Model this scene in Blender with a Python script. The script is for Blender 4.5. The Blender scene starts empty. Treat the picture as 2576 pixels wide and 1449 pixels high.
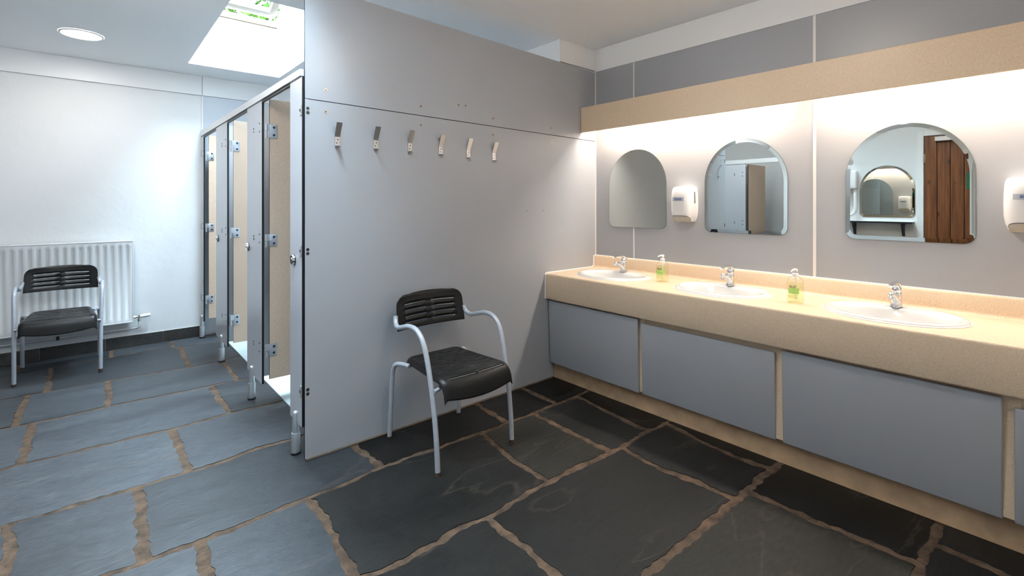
import bpy, bmesh, math, random
from mathutils import Vector, Matrix, noise as mnoise
R = math.radians
PI = math.pi
S = bpy.context.scene
COL = S.collection

# ------------------------------------------------------------------ camera, world, exposure
cam_d = bpy.data.cameras.new('camera')
cam = bpy.data.objects.new('camera', cam_d)
COL.objects.link(cam)
cam.location = (-3.0959, -2.5275, 1.30)
cam.rotation_euler = (R(90), 0, R(49.0923 - 90))
cam_d.sensor_width = 36
cam_d.lens = 36 * 1214.1 / 2576
cam_d.shift_y = -(724.5 - 511.4) / 2576
cam_d.clip_start = 0.02
S.camera = cam

world = bpy.data.worlds.new('overcast_sky')
S.world = world
world.use_nodes = True
wn = world.node_tree.nodes
wn['Background'].inputs[0].default_value = (0.66, 0.83, 1.0, 1)
wn['Background'].inputs[1].default_value = 82.0

S.view_settings.view_transform = 'Standard'
S.view_settings.look = 'None'
S.view_settings.gamma = 1
S.view_settings.use_curve_mapping = False
S.view_settings.exposure = 0.47
S.cycles.use_denoising = True
S.cycles.max_bounces = 12
S.cycles.diffuse_bounces = 6
S.cycles.glossy_bounces = 6
S.cycles.transmission_bounces = 10
S.cycles.transparent_max_bounces = 12
S.cycles.caustics_reflective = False
S.cycles.caustics_refractive = False
S.cycles.sample_clamp_indirect = 8

TUBE = 31.0      # emission strength of the fluorescent tubes behind the pelmet
DOWN_L = 76.0    # downlight in the cubicle aisle
DRUM_R = 23.0    # unseen opal drum added over the vanity area

# daylight portal in the roof window opening (guides sky sampling only)
for px_, py_, sx_, sy_ in ((-2.083, 1.66, 0.74, 1.86), (-2.65, -0.825, 0.64, 1.33)):
    pl = bpy.data.lights.new('roof_window_daylight', 'AREA')
    pl.shape = 'RECTANGLE'
    pl.size, pl.size_y = sx_, sy_
    pl.cycles.is_portal = True
    plo = bpy.data.objects.new('roof_window_daylight', pl)
    COL.objects.link(plo)
    plo.location = (px_, py_, 2.60)

# ------------------------------------------------------------------ materials
def mat(name, col, rough=0.5, metal=0.0, spec=0.5, noise=None, bump=None, trans=0.0, ior=1.45, emit=None, coat=0.0):
    m = bpy.data.materials.new(name)
    m.use_nodes = True
    nt = m.node_tree
    b = nt.nodes['Principled BSDF']
    b.inputs['Base Color'].default_value = (*col, 1)
    b.inputs['Roughness'].default_value = rough
    b.inputs['Metallic'].default_value = metal
    b.inputs['Specular IOR Level'].default_value = spec
    b.inputs['IOR'].default_value = ior
    b.inputs['Transmission Weight'].default_value = trans
    b.inputs['Coat Weight'].default_value = coat
    if emit:
        b.inputs['Emission Color'].default_value = (*emit[0], 1)
        b.inputs['Emission Strength'].default_value = emit[1]
    tc = nt.nodes.new('ShaderNodeTexCoord')
    if noise:      # (scale, amount, detail)
        n = nt.nodes.new('ShaderNodeTexNoise')
        n.inputs['Scale'].default_value = noise[0]
        n.inputs['Detail'].default_value = noise[2] if len(noise) > 2 else 3
        nt.links.new(tc.outputs['Object'], n.inputs['Vector'])
        r = nt.nodes.new('ShaderNodeValToRGB')
        a = noise[1]
        r.color_ramp.elements[0].position = 0.3
        r.color_ramp.elements[1].position = 0.7
        r.color_ramp.elements[0].color = (*[c * (1 - a) for c in col], 1)
        r.color_ramp.elements[1].color = (*[min(1, c * (1 + a)) for c in col], 1)
        nt.links.new(n.outputs['Fac'], r.inputs['Fac'])
        nt.links.new(r.outputs['Color'], b.inputs['Base Color'])
    if bump:       # (scale, strength, distance)
        n2 = nt.nodes.new('ShaderNodeTexNoise')
        n2.inputs['Scale'].default_value = bump[0]
        n2.inputs['Detail'].default_value = 6
        nt.links.new(tc.outputs['Object'], n2.inputs['Vector'])
        bp = nt.nodes.new('ShaderNodeBump')
        bp.inputs['Strength'].default_value = bump[1]
        bp.inputs['Distance'].default_value = bump[2]
        nt.links.new(n2.outputs['Fac'], bp.inputs['Height'])
        nt.links.new(bp.outputs['Normal'], b.inputs['Normal'])
    return m

def speckle(name, col, dark, light, rough):
    m = mat(name, col, rough, spec=0.4)
    nt = m.node_tree
    b = nt.nodes['Principled BSDF']
    tc = nt.nodes.new('ShaderNodeTexCoord')
    n = nt.nodes.new('ShaderNodeTexNoise')
    n.inputs['Scale'].default_value = 520
    n.inputs['Detail'].default_value = 2
    nt.links.new(tc.outputs['Object'], n.inputs['Vector'])
    r = nt.nodes.new('ShaderNodeValToRGB')
    cr = r.color_ramp
    cr.elements[0].position = 0.36
    cr.elements[0].color = (*dark, 1)
    cr.elements[1].position = 0.68
    cr.elements[1].color = (*light, 1)
    e = cr.elements.new(0.5)
    e.color = (*col, 1)
    nt.links.new(n.outputs['Fac'], r.inputs['Fac'])
    nt.links.new(r.outputs['Color'], b.inputs['Base Color'])
    return m

def slate(name, col, warm, rough, spec=0.5):
    """riven slate: cloudy tone, stretched grain, thin layer edges, per-slab shift"""
    m = mat(name, col, rough, spec=spec)
    nt = m.node_tree
    L = nt.links.new
    b = nt.nodes['Principled BSDF']
    tc = nt.nodes.new('ShaderNodeTexCoord')
    oi = nt.nodes.new('ShaderNodeObjectInfo')
    add = nt.nodes.new('ShaderNodeVectorMath')
    add.operation = 'ADD'
    sc = nt.nodes.new('ShaderNodeVectorMath')
    sc.operation = 'SCALE'
    sc.inputs['Scale'].default_value = 37.0
    cmb = nt.nodes.new('ShaderNodeCombineXYZ')
    L(oi.outputs['Random'], cmb.inputs[0])
    L(oi.outputs['Random'], cmb.inputs[1])
    L(cmb.outputs[0], sc.inputs[0])
    L(tc.outputs['Object'], add.inputs[0])
    L(sc.outputs[0], add.inputs[1])
    mp = nt.nodes.new('ShaderNodeMapping')
    mp.inputs['Scale'].default_value = (0.55, 1.5, 1)
    L(add.outputs[0], mp.inputs[0])
    n1 = nt.nodes.new('ShaderNodeTexNoise')
    n1.inputs['Scale'].default_value = 2.2
    n1.inputs['Detail'].default_value = 8
    n1.inputs['Roughness'].default_value = 0.62
    L(mp.outputs[0], n1.inputs['Vector'])
    r1 = nt.nodes.new('ShaderNodeValToRGB')
    r1.color_ramp.elements[0].position = 0.32
    r1.color_ramp.elements[0].color = (*[c * 0.62 for c in col], 1)
    r1.color_ramp.elements[1].position = 0.70
    r1.color_ramp.elements[1].color = (*warm, 1)
    L(n1.outputs['Fac'], r1.inputs['Fac'])
    # broad layers: thresholded noise gives stepped laminae, edges picked out paler
    n2 = nt.nodes.new('ShaderNodeTexNoise')
    n2.inputs['Scale'].default_value = 1.35
    n2.inputs['Detail'].default_value = 5
    n2.inputs['Distortion'].default_value = 0.6
    L(mp.outputs[0], n2.inputs['Vector'])
    st = nt.nodes.new('ShaderNodeValToRGB')
    st.color_ramp.interpolation = 'LINEAR'
    st.color_ramp.elements[0].position = 0.0
    st.color_ramp.elements[0].color = (0, 0, 0, 1)
    st.color_ramp.elements[1].position = 1.0
    st.color_ramp.elements[1].color = (1, 1, 1, 1)
    for p, v in ((0.585, 0.0), (0.592, 0.5), (0.665, 0.5), (0.672, 1.0)):
        e = st.color_ramp.elements.new(p)
        e.color = (v, v, v, 1)
    L(n2.outputs['Fac'], st.inputs['Fac'])
    ed = nt.nodes.new('ShaderNodeValToRGB')
    ed.color_ramp.elements[0].position = 0.0
    ed.color_ramp.elements[0].color = (0, 0, 0, 1)
    ed.color_ramp.elements[1].position = 1.0
    ed.color_ramp.elements[1].color = (0, 0, 0, 1)
    for p, v in ((0.580, 0.0), (0.588, 0.34), (0.596, 0.0), (0.661, 0.0), (0.668, 0.30), (0.675, 0.0)):
        e = ed.color_ramp.elements.new(p)
        e.color = (v, v, v, 1)
    L(n2.outputs['Fac'], ed.inputs['Fac'])
    mx = nt.nodes.new('ShaderNodeMix')
    mx.data_type = 'RGBA'
    mx.inputs['B'].default_value = (0.075, 0.058, 0.044, 1)
    L(ed.outputs['Color'], mx.inputs['Factor'])
    L(r1.outputs['Color'], mx.inputs['A'])
    nf = nt.nodes.new('ShaderNodeTexNoise')
    nf.inputs['Scale'].default_value = 38
    nf.inputs['Detail'].default_value = 6
    nf.inputs['Roughness'].default_value = 0.7
    L(mp.outputs[0], nf.inputs['Vector'])
    rf = nt.nodes.new('ShaderNodeMapRange')
    rf.inputs['From Min'].default_value = 0.3
    rf.inputs['From Max'].default_value = 0.7
    rf.inputs['To Min'].default_value = 0.62
    rf.inputs['To Max'].default_value = 1.38
    L(nf.outputs['Fac'], rf.inputs['Value'])
    # per-slab value shift
    hv = nt.nodes.new('ShaderNodeHueSaturation')
    ma = nt.nodes.new('ShaderNodeMath')
    ma.operation = 'MULTIPLY_ADD'
    ma.inputs[1].default_value = 0.5
    ma.inputs[2].default_value = 0.75
    L(oi.outputs['Random'], ma.inputs[0])
    mb = nt.nodes.new('ShaderNodeMath')
    mb.operation = 'MULTIPLY'
    L(ma.outputs[0], mb.inputs[0])
    L(rf.outputs['Result'], mb.inputs[1])
    L(mb.outputs[0], hv.inputs['Value'])
    L(mx.outputs['Result'], hv.inputs['Color'])
    L(hv.outputs['Color'], b.inputs['Base Color'])
    # roughness variation
    mr = nt.nodes.new('ShaderNodeMapRange')
    mr.inputs['To Min'].default_value = rough - 0.10
    mr.inputs['To Max'].default_value = rough + 0.14
    L(n1.outputs['Fac'], mr.inputs['Value'])
    L(mr.outputs['Result'], b.inputs['Roughness'])
    # relief: laminae + grain
    n3 = nt.nodes.new('ShaderNodeTexNoise')
    n3.inputs['Scale'].default_value = 9
    n3.inputs['Detail'].default_value = 9
    n3.inputs['Roughness'].default_value = 0.68
    L(mp.outputs[0], n3.inputs['Vector'])
    b1 = nt.nodes.new('ShaderNodeBump')
    b1.inputs['Strength'].default_value = 0.55
    b1.inputs['Distance'].default_value = 0.006
    L(n3.outputs['Fac'], b1.inputs['Height'])
    b2 = nt.nodes.new('ShaderNodeBump')
    b2.inputs['Strength'].default_value = 0.5
    b2.inputs['Distance'].default_value = 0.003
    L(st.outputs['Color'], b2.inputs['Height'])
    L(b1.outputs['Normal'], b2.inputs['Normal'])
    L(b2.outputs['Normal'], b.inputs['Normal'])
    return m

GREY = (0.366, 0.375, 0.400)
M = {
    'plaster': mat('white_plaster', (0.74, 0.74, 0.74), 0.75, bump=(7, 0.25, 0.02)),
    'ceiling': mat('ceiling_paint', (0.92, 0.92, 0.92), 0.8),
    'white': mat('white_gloss_paint', (0.82, 0.82, 0.82), 0.4),
    'well': mat('well_white_paint', (0.86, 0.86, 0.86), 0.7),
    'grey': mat('grey_laminate', GREY, 0.33, noise=(1.2, 0.03)),
    'cubgrey': mat('pale_grey_laminate', (0.49, 0.51, 0.55), 0.30),
    'core': mat('black_laminate_core', (0.010, 0.010, 0.012), 0.45),
    'strip': mat('white_joint_strip', (0.78, 0.76, 0.72), 0.45),
    'beige': speckle('speckled_beige_laminate', (0.76, 0.585, 0.415), (0.54, 0.41, 0.28), (0.86, 0.69, 0.52), 0.38),
    'dbeige': speckle('speckled_door_laminate', (0.58, 0.425, 0.315), (0.45, 0.325, 0.235), (0.67, 0.51, 0.39), 0.45),
    'kick': mat('stained_beige_plinth', (0.50, 0.335, 0.200), 0.5, noise=(9, 0.22, 6)),
    'chrome': mat('chrome', (0.86, 0.87, 0.88), 0.06, 1.0),
    'steel': mat('brushed_aluminium', (0.66, 0.67, 0.69), 0.33, 1.0),
    'alu': mat('satin_aluminium', (0.60, 0.61, 0.63), 0.42, 0.85),
    'rail': mat('anodised_rail', (0.66, 0.67, 0.68), 0.4, 0.3),
    'screw': mat('dark_screw_head', (0.07, 0.07, 0.075), 0.35, 0.8),
    'brass': mat('brass_screw', (0.46, 0.41, 0.34), 0.35, 0.9),
    'mirror': mat('mirror_silvering', (0.74, 0.77, 0.74), 0.0, 1.0),
    'mirror_edge': mat('mirror_glass_edge', (0.10, 0.13, 0.12), 0.15),
    'ceramic': mat('white_ceramic', (0.72, 0.71, 0.70), 0.10, coat=0.4),
    'plastic': mat('white_plastic', (0.84, 0.83, 0.83), 0.22),
    'pushgrey': mat('smoked_plastic', (0.36, 0.33, 0.29), 0.25),
    'slot': mat('level_window_grey', (0.20, 0.18, 0.18), 0.2),
    'plate': mat('silver_badge', (0.52, 0.52, 0.54), 0.3, 0.5),
    'blue': mat('blue_lettering', (0.01, 0.12, 0.45), 0.4),
    'tube': mat('painted_grey_tube', (0.43, 0.455, 0.50), 0.30, 0.15, noise=(30, 0.05)),
    'blackp': mat('black_chair_plastic', (0.010, 0.0095, 0.0095), 0.36, spec=0.35),
    'rust': mat('rusty_leg_end', (0.06, 0.03, 0.02), 0.7, noise=(60, 0.5)),
    'radiator': mat('white_radiator_enamel', (0.77, 0.775, 0.78), 0.25),
    'pipe': mat('painted_pipe', (0.62, 0.63, 0.64), 0.45),
    'brassfit': mat('valve_fitting', (0.55, 0.52, 0.46), 0.3, 0.9),
    'grout': mat('brown_mortar', (0.085, 0.051, 0.030), 0.85, noise=(16, 0.6, 9), bump=(60, 0.9, 0.01)),
    'lino': mat('pale_safety_vinyl', (0.66, 0.74, 0.74), 0.5, noise=(60, 0.05)),
    'sealant': mat('brown_sealant', (0.10, 0.07, 0.045), 0.6, noise=(14, 0.4)),
    'silicone': mat('white_silicone', (0.85, 0.85, 0.84), 0.3),
    'wood': None,
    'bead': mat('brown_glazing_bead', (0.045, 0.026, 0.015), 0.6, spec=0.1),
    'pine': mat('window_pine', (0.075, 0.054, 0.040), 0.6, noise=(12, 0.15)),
    'glass': None,
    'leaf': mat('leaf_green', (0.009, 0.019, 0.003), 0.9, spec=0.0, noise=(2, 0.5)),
    'bark': mat('bark', (0.10, 0.07, 0.05), 0.9),
    'lawn': mat('lawn_green', (0.06, 0.14, 0.03), 0.9, noise=(5, 0.4)),
    'shadegrey': mat('dark_bracket_paint', (0.05, 0.055, 0.06), 0.4),
    'green': mat('green_sign_print', (0.01, 0.12, 0.05), 0.4),
    'hot': mat('red_dot', (0.7, 0.02, 0.03), 0.3),
    'cold': mat('blue_dot', (0.02, 0.05, 0.5), 0.3),
    'pump': mat('clear_white_pump', (0.86, 0.85, 0.83), 0.25),
    'ink_black': mat('label_black_ink', (0.03, 0.025, 0.02), 0.5),
    'ink_green': mat('label_green_ink', (0.30, 0.62, 0.05), 0.5),
    'ink_white': mat('label_white_ink', (0.85, 0.87, 0.80), 0.5),
    'ink_yellow': mat('label_yellow_ink', (0.68, 0.70, 0.25), 0.5),
    'tubelight': mat('fluorescent_glow', (1, 1, 1), 0.5, emit=((1.0, 0.92, 0.81), TUBE)),
    'down_l': mat('downlight_glow_cool', (1, 1, 1), 0.5, emit=((1.0, 0.95, 0.88), DOWN_L)),
    'drum_r': mat('added_drum_glow_warm', (1, 1, 1), 0.5, emit=((1.0, 0.90, 0.78), DRUM_R)),
    'drum_a': mat('added_drum_glow_cool', (1, 1, 1), 0.5, emit=((0.92, 0.96, 1.0), 36.0)),  # glow of the unseen drum added over the aisle
    'slate_blue_daylit': slate('slate_blue_daylit', (0.042, 0.047, 0.055), (0.064, 0.071, 0.079), 0.39),  # blue daylight on the left floor is put into this slate colour
    'slate_navy': slate('slate_navy', (0.024, 0.027, 0.032), (0.036, 0.040, 0.045), 0.41),
    'slate_grey': slate('slate_grey', (0.0105, 0.0100, 0.0095), (0.0165, 0.0155, 0.014), 0.50, 0.32),
    'slate_olive': slate('slate_olive', (0.019, 0.0175, 0.0135), (0.029, 0.026, 0.020), 0.52, 0.32),
    'slate_dark': slate('slate_dark', (0.0055, 0.0048, 0.0040), (0.0100, 0.0085, 0.0068), 0.50, 0.28),
    'skirt': slate('slate_skirting', (0.030, 0.030, 0.030), (0.055, 0.050, 0.045), 0.5),
}

def glass_mat():
    m = bpy.data.materials.new('thin_pane_glass')
    m.use_nodes = True
    nt = m.node_tree
    nt.nodes.remove(nt.nodes['Principled BSDF'])
    t = nt.nodes.new('ShaderNodeBsdfTransparent')
    t.inputs[0].default_value = (0.94, 0.97, 0.96, 1)
    g = nt.nodes.new('ShaderNodeBsdfGlossy')
    g.inputs['Roughness'].default_value = 0.02
    f = nt.nodes.new('ShaderNodeFresnel')
    gm = nt.nodes.new('ShaderNodeNewGeometry')
    fm = nt.nodes.new('ShaderNodeMath')
    fm.operation = 'SUBTRACT'
    fm.use_clamp = True
    nt.links.new(f.outputs[0], fm.inputs[0])
    nt.links.new(gm.outputs['Backfacing'], fm.inputs[1])
    mx = nt.nodes.new('ShaderNodeMixShader')
    nt.links.new(fm.outputs[0], mx.inputs[0])
    nt.links.new(t.outputs[0], mx.inputs[1])
    nt.links.new(g.outputs[0], mx.inputs[2])
    nt.links.new(mx.outputs[0], nt.nodes['Material Output'].inputs[0])
    return m
M['glass'] = glass_mat()

def clear_mat(name, tint, rough_gloss=0.03):
    """thin clear plastic: tinted see-through with a fresnel gloss"""
    m = bpy.data.materials.new(name)
    m.use_nodes = True
    nt = m.node_tree
    nt.nodes.remove(nt.nodes['Principled BSDF'])
    t = nt.nodes.new('ShaderNodeBsdfTransparent')
    lw = nt.nodes.new('ShaderNodeLayerWeight')
    lw.inputs['Blend'].default_value = 0.35
    r = nt.nodes.new('ShaderNodeValToRGB')
    r.color_ramp.elements[0].color = (*tint, 1)
    r.color_ramp.elements[1].color = (*[c * c * 0.42 for c in tint], 1)
    r.color_ramp.elements[0].position = 0.50
    nt.links.new(lw.outputs['Facing'], r.inputs['Fac'])
    nt.links.new(r.outputs['Color'], t.inputs[0])
    g = nt.nodes.new('ShaderNodeBsdfGlossy')
    g.inputs['Roughness'].default_value = rough_gloss
    f = nt.nodes.new('ShaderNodeFresnel')
    gm = nt.nodes.new('ShaderNodeNewGeometry')
    fm = nt.nodes.new('ShaderNodeMath')
    fm.operation = 'SUBTRACT'
    fm.use_clamp = True
    nt.links.new(f.outputs[0], fm.inputs[0])
    nt.links.new(gm.outputs['Backfacing'], fm.inputs[1])
    mx = nt.nodes.new('ShaderNodeMixShader')
    nt.links.new(fm.outputs[0], mx.inputs[0])
    nt.links.new(t.outputs[0], mx.inputs[1])
    nt.links.new(g.outputs[0], mx.inputs[2])
    nt.links.new(mx.outputs[0], nt.nodes['Material Output'].inputs[0])
    return m
M['bottle'] = clear_mat('clear_bottle_plastic', (0.99, 0.995, 0.98))
def liquid_mat():
    m = bpy.data.materials.new('pale_green_soap')
    m.use_nodes = True
    nt = m.node_tree
    nt.nodes.remove(nt.nodes['Principled BSDF'])
    t = nt.nodes.new('ShaderNodeBsdfTransparent')
    t.inputs[0].default_value = (0.93, 0.955, 0.83, 1)
    d = nt.nodes.new('ShaderNodeBsdfTranslucent')
    d.inputs[0].default_value = (0.88, 0.90, 0.66, 1)
    d2 = nt.nodes.new('ShaderNodeBsdfDiffuse')
    d2.inputs[0].default_value = (0.86, 0.88, 0.64, 1)
    a = nt.nodes.new('ShaderNodeMixShader')
    a.inputs[0].default_value = 0.5
    nt.links.new(d.outputs[0], a.inputs[1])
    nt.links.new(d2.outputs[0], a.inputs[2])
    mx = nt.nodes.new('ShaderNodeMixShader')
    mx.inputs[0].default_value = 0.10
    nt.links.new(t.outputs[0], mx.inputs[1])
    nt.links.new(a.outputs[0], mx.inputs[2])
    nt.links.new(mx.outputs[0], nt.nodes['Material Output'].inputs[0])
    return m
M['liquid'] = liquid_mat()

def wood_mat():
    m = mat('stained_pine_boards', (0.26, 0.085, 0.025), 0.4)
    nt = m.node_tree
    L = nt.links.new
    b = nt.nodes['Principled BSDF']
    tc = nt.nodes.new('ShaderNodeTexCoord')
    oi = nt.nodes.new('ShaderNodeObjectInfo')
    cmb = nt.nodes.new('ShaderNodeCombineXYZ')
    mu = nt.nodes.new('ShaderNodeMath')
    mu.operation = 'MULTIPLY'
    mu.inputs[1].default_value = 23.0
    L(oi.outputs['Random'], mu.inputs[0])
    L(mu.outputs[0], cmb.inputs[1])
    add = nt.nodes.new('ShaderNodeVectorMath')
    L(tc.outputs['Object'], add.inputs[0])
    L(cmb.outputs[0], add.inputs[1])
    mp = nt.nodes.new('ShaderNodeMapping')
    mp.inputs['Scale'].default_value = (1, 14, 0.9)
    L(add.outputs[0], mp.inputs[0])
    n = nt.nodes.new('ShaderNodeTexNoise')
    n.inputs['Scale'].default_value = 3
    n.inputs['Detail'].default_value = 6
    L(mp.outputs[0], n.inputs['Vector'])
    r = nt.nodes.new('ShaderNodeValToRGB')
    r.color_ramp.elements[0].position = 0.3
    r.color_ramp.elements[0].color = (0.085, 0.023, 0.007, 1)
    r.color_ramp.elements[1].position = 0.7
    r.color_ramp.elements[1].color = (0.215, 0.075, 0.023, 1)
    L(n.outputs['Fac'], r.inputs['Fac'])
    mp2 = nt.nodes.new('ShaderNodeMapping')
    mp2.inputs['Scale'].default_value = (1, 9, 4.5)
    L(add.outputs[0], mp2.inputs[0])
    v = nt.nodes.new('ShaderNodeTexVoronoi')
    v.inputs['Scale'].default_value = 1.0
    L(mp2.outputs[0], v.inputs['Vector'])
    kr = nt.nodes.new('ShaderNodeValToRGB')
    kr.color_ramp.elements[0].position = 0.04
    kr.color_ramp.elements[0].color = (1, 1, 1, 1)
    kr.color_ramp.elements[1].position = 0.17
    kr.color_ramp.elements[1].color = (0, 0, 0, 1)
    L(v.outputs['Distance'], kr.inputs['Fac'])
    mx = nt.nodes.new('ShaderNodeMix')
    mx.data_type = 'RGBA'
    mx.inputs['B'].default_value = (0.03, 0.010, 0.004, 1)
    L(kr.outputs['Color'], mx.inputs['Factor'])
    L(r.outputs['Color'], mx.inputs['A'])
    L(mx.outputs['Result'], b.inputs['Base Color'])
    return m
M['wood'] = wood_mat()

# ------------------------------------------------------------------ helpers
ORG = {}
def org(o):
    return ORG.get(o.name, Vector((0, 0, 0)))

def empty(name, loc, label=None, cat=None, group=None, kind=None):
    o = bpy.data.objects.new(name, None)
    o.empty_display_size = 0.05
    COL.objects.link(o)
    o.location = loc
    ORG[o.name] = Vector(loc)
    tag(o, label, cat, group, kind)
    return o

def tag(o, label=None, cat=None, group=None, kind=None):
    if label: o['label'] = label
    if cat: o['category'] = cat
    if group: o['group'] = group
    if kind: o['kind'] = kind
    return o

def obj(name, bm, ms, parent=None, smooth=False, ang=40, kind=None, label=None):
    """bm is in world coordinates; ms one material or a list"""
    base = org(parent) if parent else Vector((0, 0, 0))
    if parent:
        bmesh.ops.translate(bm, verts=bm.verts, vec=-base)
    bmesh.ops.recalc_face_normals(bm, faces=bm.faces)
    me = bpy.data.meshes.new(name)
    if smooth:
        for f in bm.faces: f.smooth = True
        for e in bm.edges:
            if len(e.link_faces) == 2 and e.calc_face_angle(0) > R(ang): e.smooth = False
    bm.to_mesh(me)
    bm.free()
    for m in (ms if isinstance(ms, (list, tuple)) else [ms]):
        me.materials.append(m)
    o = bpy.data.objects.new(name, me)
    COL.objects.link(o)
    if parent:
        o.parent = parent
    ORG[o.name] = base
    if kind: o['kind'] = kind
    if label: o['label'] = label
    return o

def struct(name, bm, ms, parent=None, **k):
    return obj(name, bm, ms, parent, kind=None if parent else 'structure', **k)

def nb(): return bmesh.new()

def box(bm, x0, x1, y0, y1, z0, z1, bevel=0.0, seg=2, mi=0):
    ret = bmesh.ops.create_cube(bm, size=1)
    vs = ret['verts']
    for v in vs:
        v.co = Vector(((x0 + x1) / 2 + v.co.x * (x1 - x0), (y0 + y1) / 2 + v.co.y * (y1 - y0), (z0 + z1) / 2 + v.co.z * (z1 - z0)))
    fs = set(f for v in vs for f in v.link_faces)
    for f in fs: f.material_index = mi
    if bevel > 0:
        es = list(set(e for v in vs for e in v.link_edges))
        r = bmesh.ops.bevel(bm, geom=es, offset=bevel, segments=seg, profile=0.5, affect='EDGES')
        for f in r['faces']: f.material_index = mi
    return vs

def quad(bm, pts, mi=0):
    f = bm.faces.new([bm.verts.new(p) for p in pts])
    f.material_index = mi
    return f

def hexa(bm, b4, t4, mi=0):
    """closed solid from 4 bottom and 4 top points"""
    a = [bm.verts.new(p) for p in b4]
    t = [bm.verts.new(p) for p in t4]
    fs = [bm.faces.new(a[::-1]), bm.faces.new(t)]
    for i in range(4):
        fs.append(bm.faces.new((a[i], a[(i + 1) % 4], t[(i + 1) % 4], t[i])))
    for f in fs: f.material_index = mi
    return fs

def cyl(bm, p0, p1, r0, r1=None, seg=16, mi=0, caps=True):
    r1 = r0 if r1 is None else r1
    p0, p1 = Vector(p0), Vector(p1)
    d = (p1 - p0).normalized()
    up = Vector((0, 0, 1)) if abs(d.z) < 0.9 else Vector((1, 0, 0))
    a = d.cross(up).normalized()
    b = d.cross(a)
    rings = []
    for p, r in ((p0, r0), (p1, r1)):
        rings.append([bm.verts.new(p + (a * math.cos(t) + b * math.sin(t)) * r) for t in (2 * PI * i / seg for i in range(seg))])
    for i in range(seg):
        f = bm.faces.new((rings[0][i], rings[0][(i + 1) % seg], rings[1][(i + 1) % seg], rings[1][i]))
        f.material_index = mi
    if caps:
        for rg in (rings[0][::-1], rings[1]):
            f = bm.faces.new(rg)
            f.material_index = mi

def lathe(bm, prof, c, seg=24, sx=1.0, sy=1.0, mi=0, capb=True, capt=True):
    """prof: [(r, z)] about the vertical axis at c"""
    rings = []
    for r, z in prof:
        rings.append([bm.verts.new((c[0] + r * sx * math.cos(2 * PI * i / seg), c[1] + r * sy * math.sin(2 * PI * i / seg), c[2] + z)) for i in range(seg)])
    for a, b in zip(rings, rings[1:]):
        for i in range(seg):
            f = bm.faces.new((a[i], a[(i + 1) % seg], b[(i + 1) % seg], b[i]))
            f.material_index = mi
    if capb: bm.faces.new(rings[0][::-1]).material_index = mi
    if capt: bm.faces.new(rings[-1]).material_index = mi

def catmull(pts, n=6):
    P = [Vector(p) for p in pts]
    out = []
    for i in range(len(P) - 1):
        p0 = P[max(i - 1, 0)]; p1 = P[i]; p2 = P[i + 1]; p3 = P[min(i + 2, len(P) - 1)]
        for k in range(n):
            t = k / n
            out.append(0.5 * ((2 * p1) + (p2 - p0) * t + (2 * p0 - 5 * p1 + 4 * p2 - p3) * t * t + (3 * p1 - p0 - 3 * p2 + p3) * t ** 3))
    out.append(P[-1])
    return out

def sweep(bm, pts, rad, seg=12, caps=True, mi=0, flat=1.0, side=None):
    """tube along pts; rad a number or list; flat scales the second axis"""
    P = [Vector(p) for p in pts]
    rs = rad if isinstance(rad, (list, tuple)) else [rad] * len(P)
    rings = []
    prev = None
    for i, p in enumerate(P):
        d = (P[min(i + 1, len(P) - 1)] - P[max(i - 1, 0)]).normalized()
        if prev is None:
            up = side if side is not None else (Vector((0, 0, 1)) if abs(d.z) < 0.9 else Vector((1, 0, 0)))
            a = (up - d * up.dot(d)).normalized()
        else:
            a = (prev - d * prev.dot(d)).normalized()
        prev = a
        b = d.cross(a)
        rings.append([bm.verts.new(p + (a * math.cos(t) + b * math.sin(t) * flat) * rs[i]) for t in (2 * PI * k / seg for k in range(seg))])
    for r0, r1 in zip(rings, rings[1:]):
        for i in range(seg):
            f = bm.faces.new((r0[i], r0[(i + 1) % seg], r1[(i + 1) % seg], r1[i]))
            f.material_index = mi
    if caps:
        bm.faces.new(rings[0][::-1]).material_index = mi
        bm.faces.new(rings[-1]).material_index = mi

def prism(bm, loop, off, mi=0, side_mi=None):
    """extrude a planar loop of world points by vector off"""
    off = Vector(off)
    a = [bm.verts.new(p) for p in loop]
    b = [bm.verts.new(Vector(p) + off) for p in loop]
    f1 = bm.faces.new(a); f2 = bm.faces.new(b[::-1])
    f1.material_index = f2.material_index = mi
    n = len(a)
    for i in range(n):
        f = bm.faces.new((a[i], b[i], b[(i + 1) % n], a[(i + 1) % n]))
        f.material_index = mi if side_mi is None else side_mi

def core_panel(bm, x0, x1, y0, y1, z0, z1, thin):
    """laminate board with black core edges; thin = axis of the thickness"""
    vs = box(bm, x0, x1, y0, y1, z0, z1)
    ax = 'xyz'.index(thin)
    bm.normal_update()
    for f in set(f for v in vs for f in v.link_faces):
        f.material_index = 0 if abs(f.normal[ax]) > 0.5 else 1

def dup_tree(o, parent=None):
    c = o.copy()
    COL.objects.link(c)
    if parent: c.parent = parent
    for ch in list(o.children): dup_tree(ch, c)
    return c

def text_mesh(txt, size, extr=0.0, bold=0.0):
    cu = bpy.data.curves.new('lettering', 'FONT')
    cu.body = txt
    cu.size = size
    cu.extrude = extr
    cu.offset = bold
    cu.align_x = 'CENTER'
    cu.align_y = 'CENTER'
    cu.resolution_u = 3
    t = bpy.data.objects.new('lettering', cu)
    COL.objects.link(t)
    dg = bpy.context.evaluated_depsgraph_get()
    me = bpy.data.meshes.new_from_object(t.evaluated_get(dg))
    bpy.data.objects.remove(t)
    bm = bmesh.new()
    bm.from_mesh(me)
    bpy.data.meshes.remove(me)
    return bm

# ------------------------------------------------------------------ room shell
ZC = 2.547
YB = 3.06          # radiator wall
CUBX = -2.15       # edge of the vinyl inside the cubicles

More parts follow.
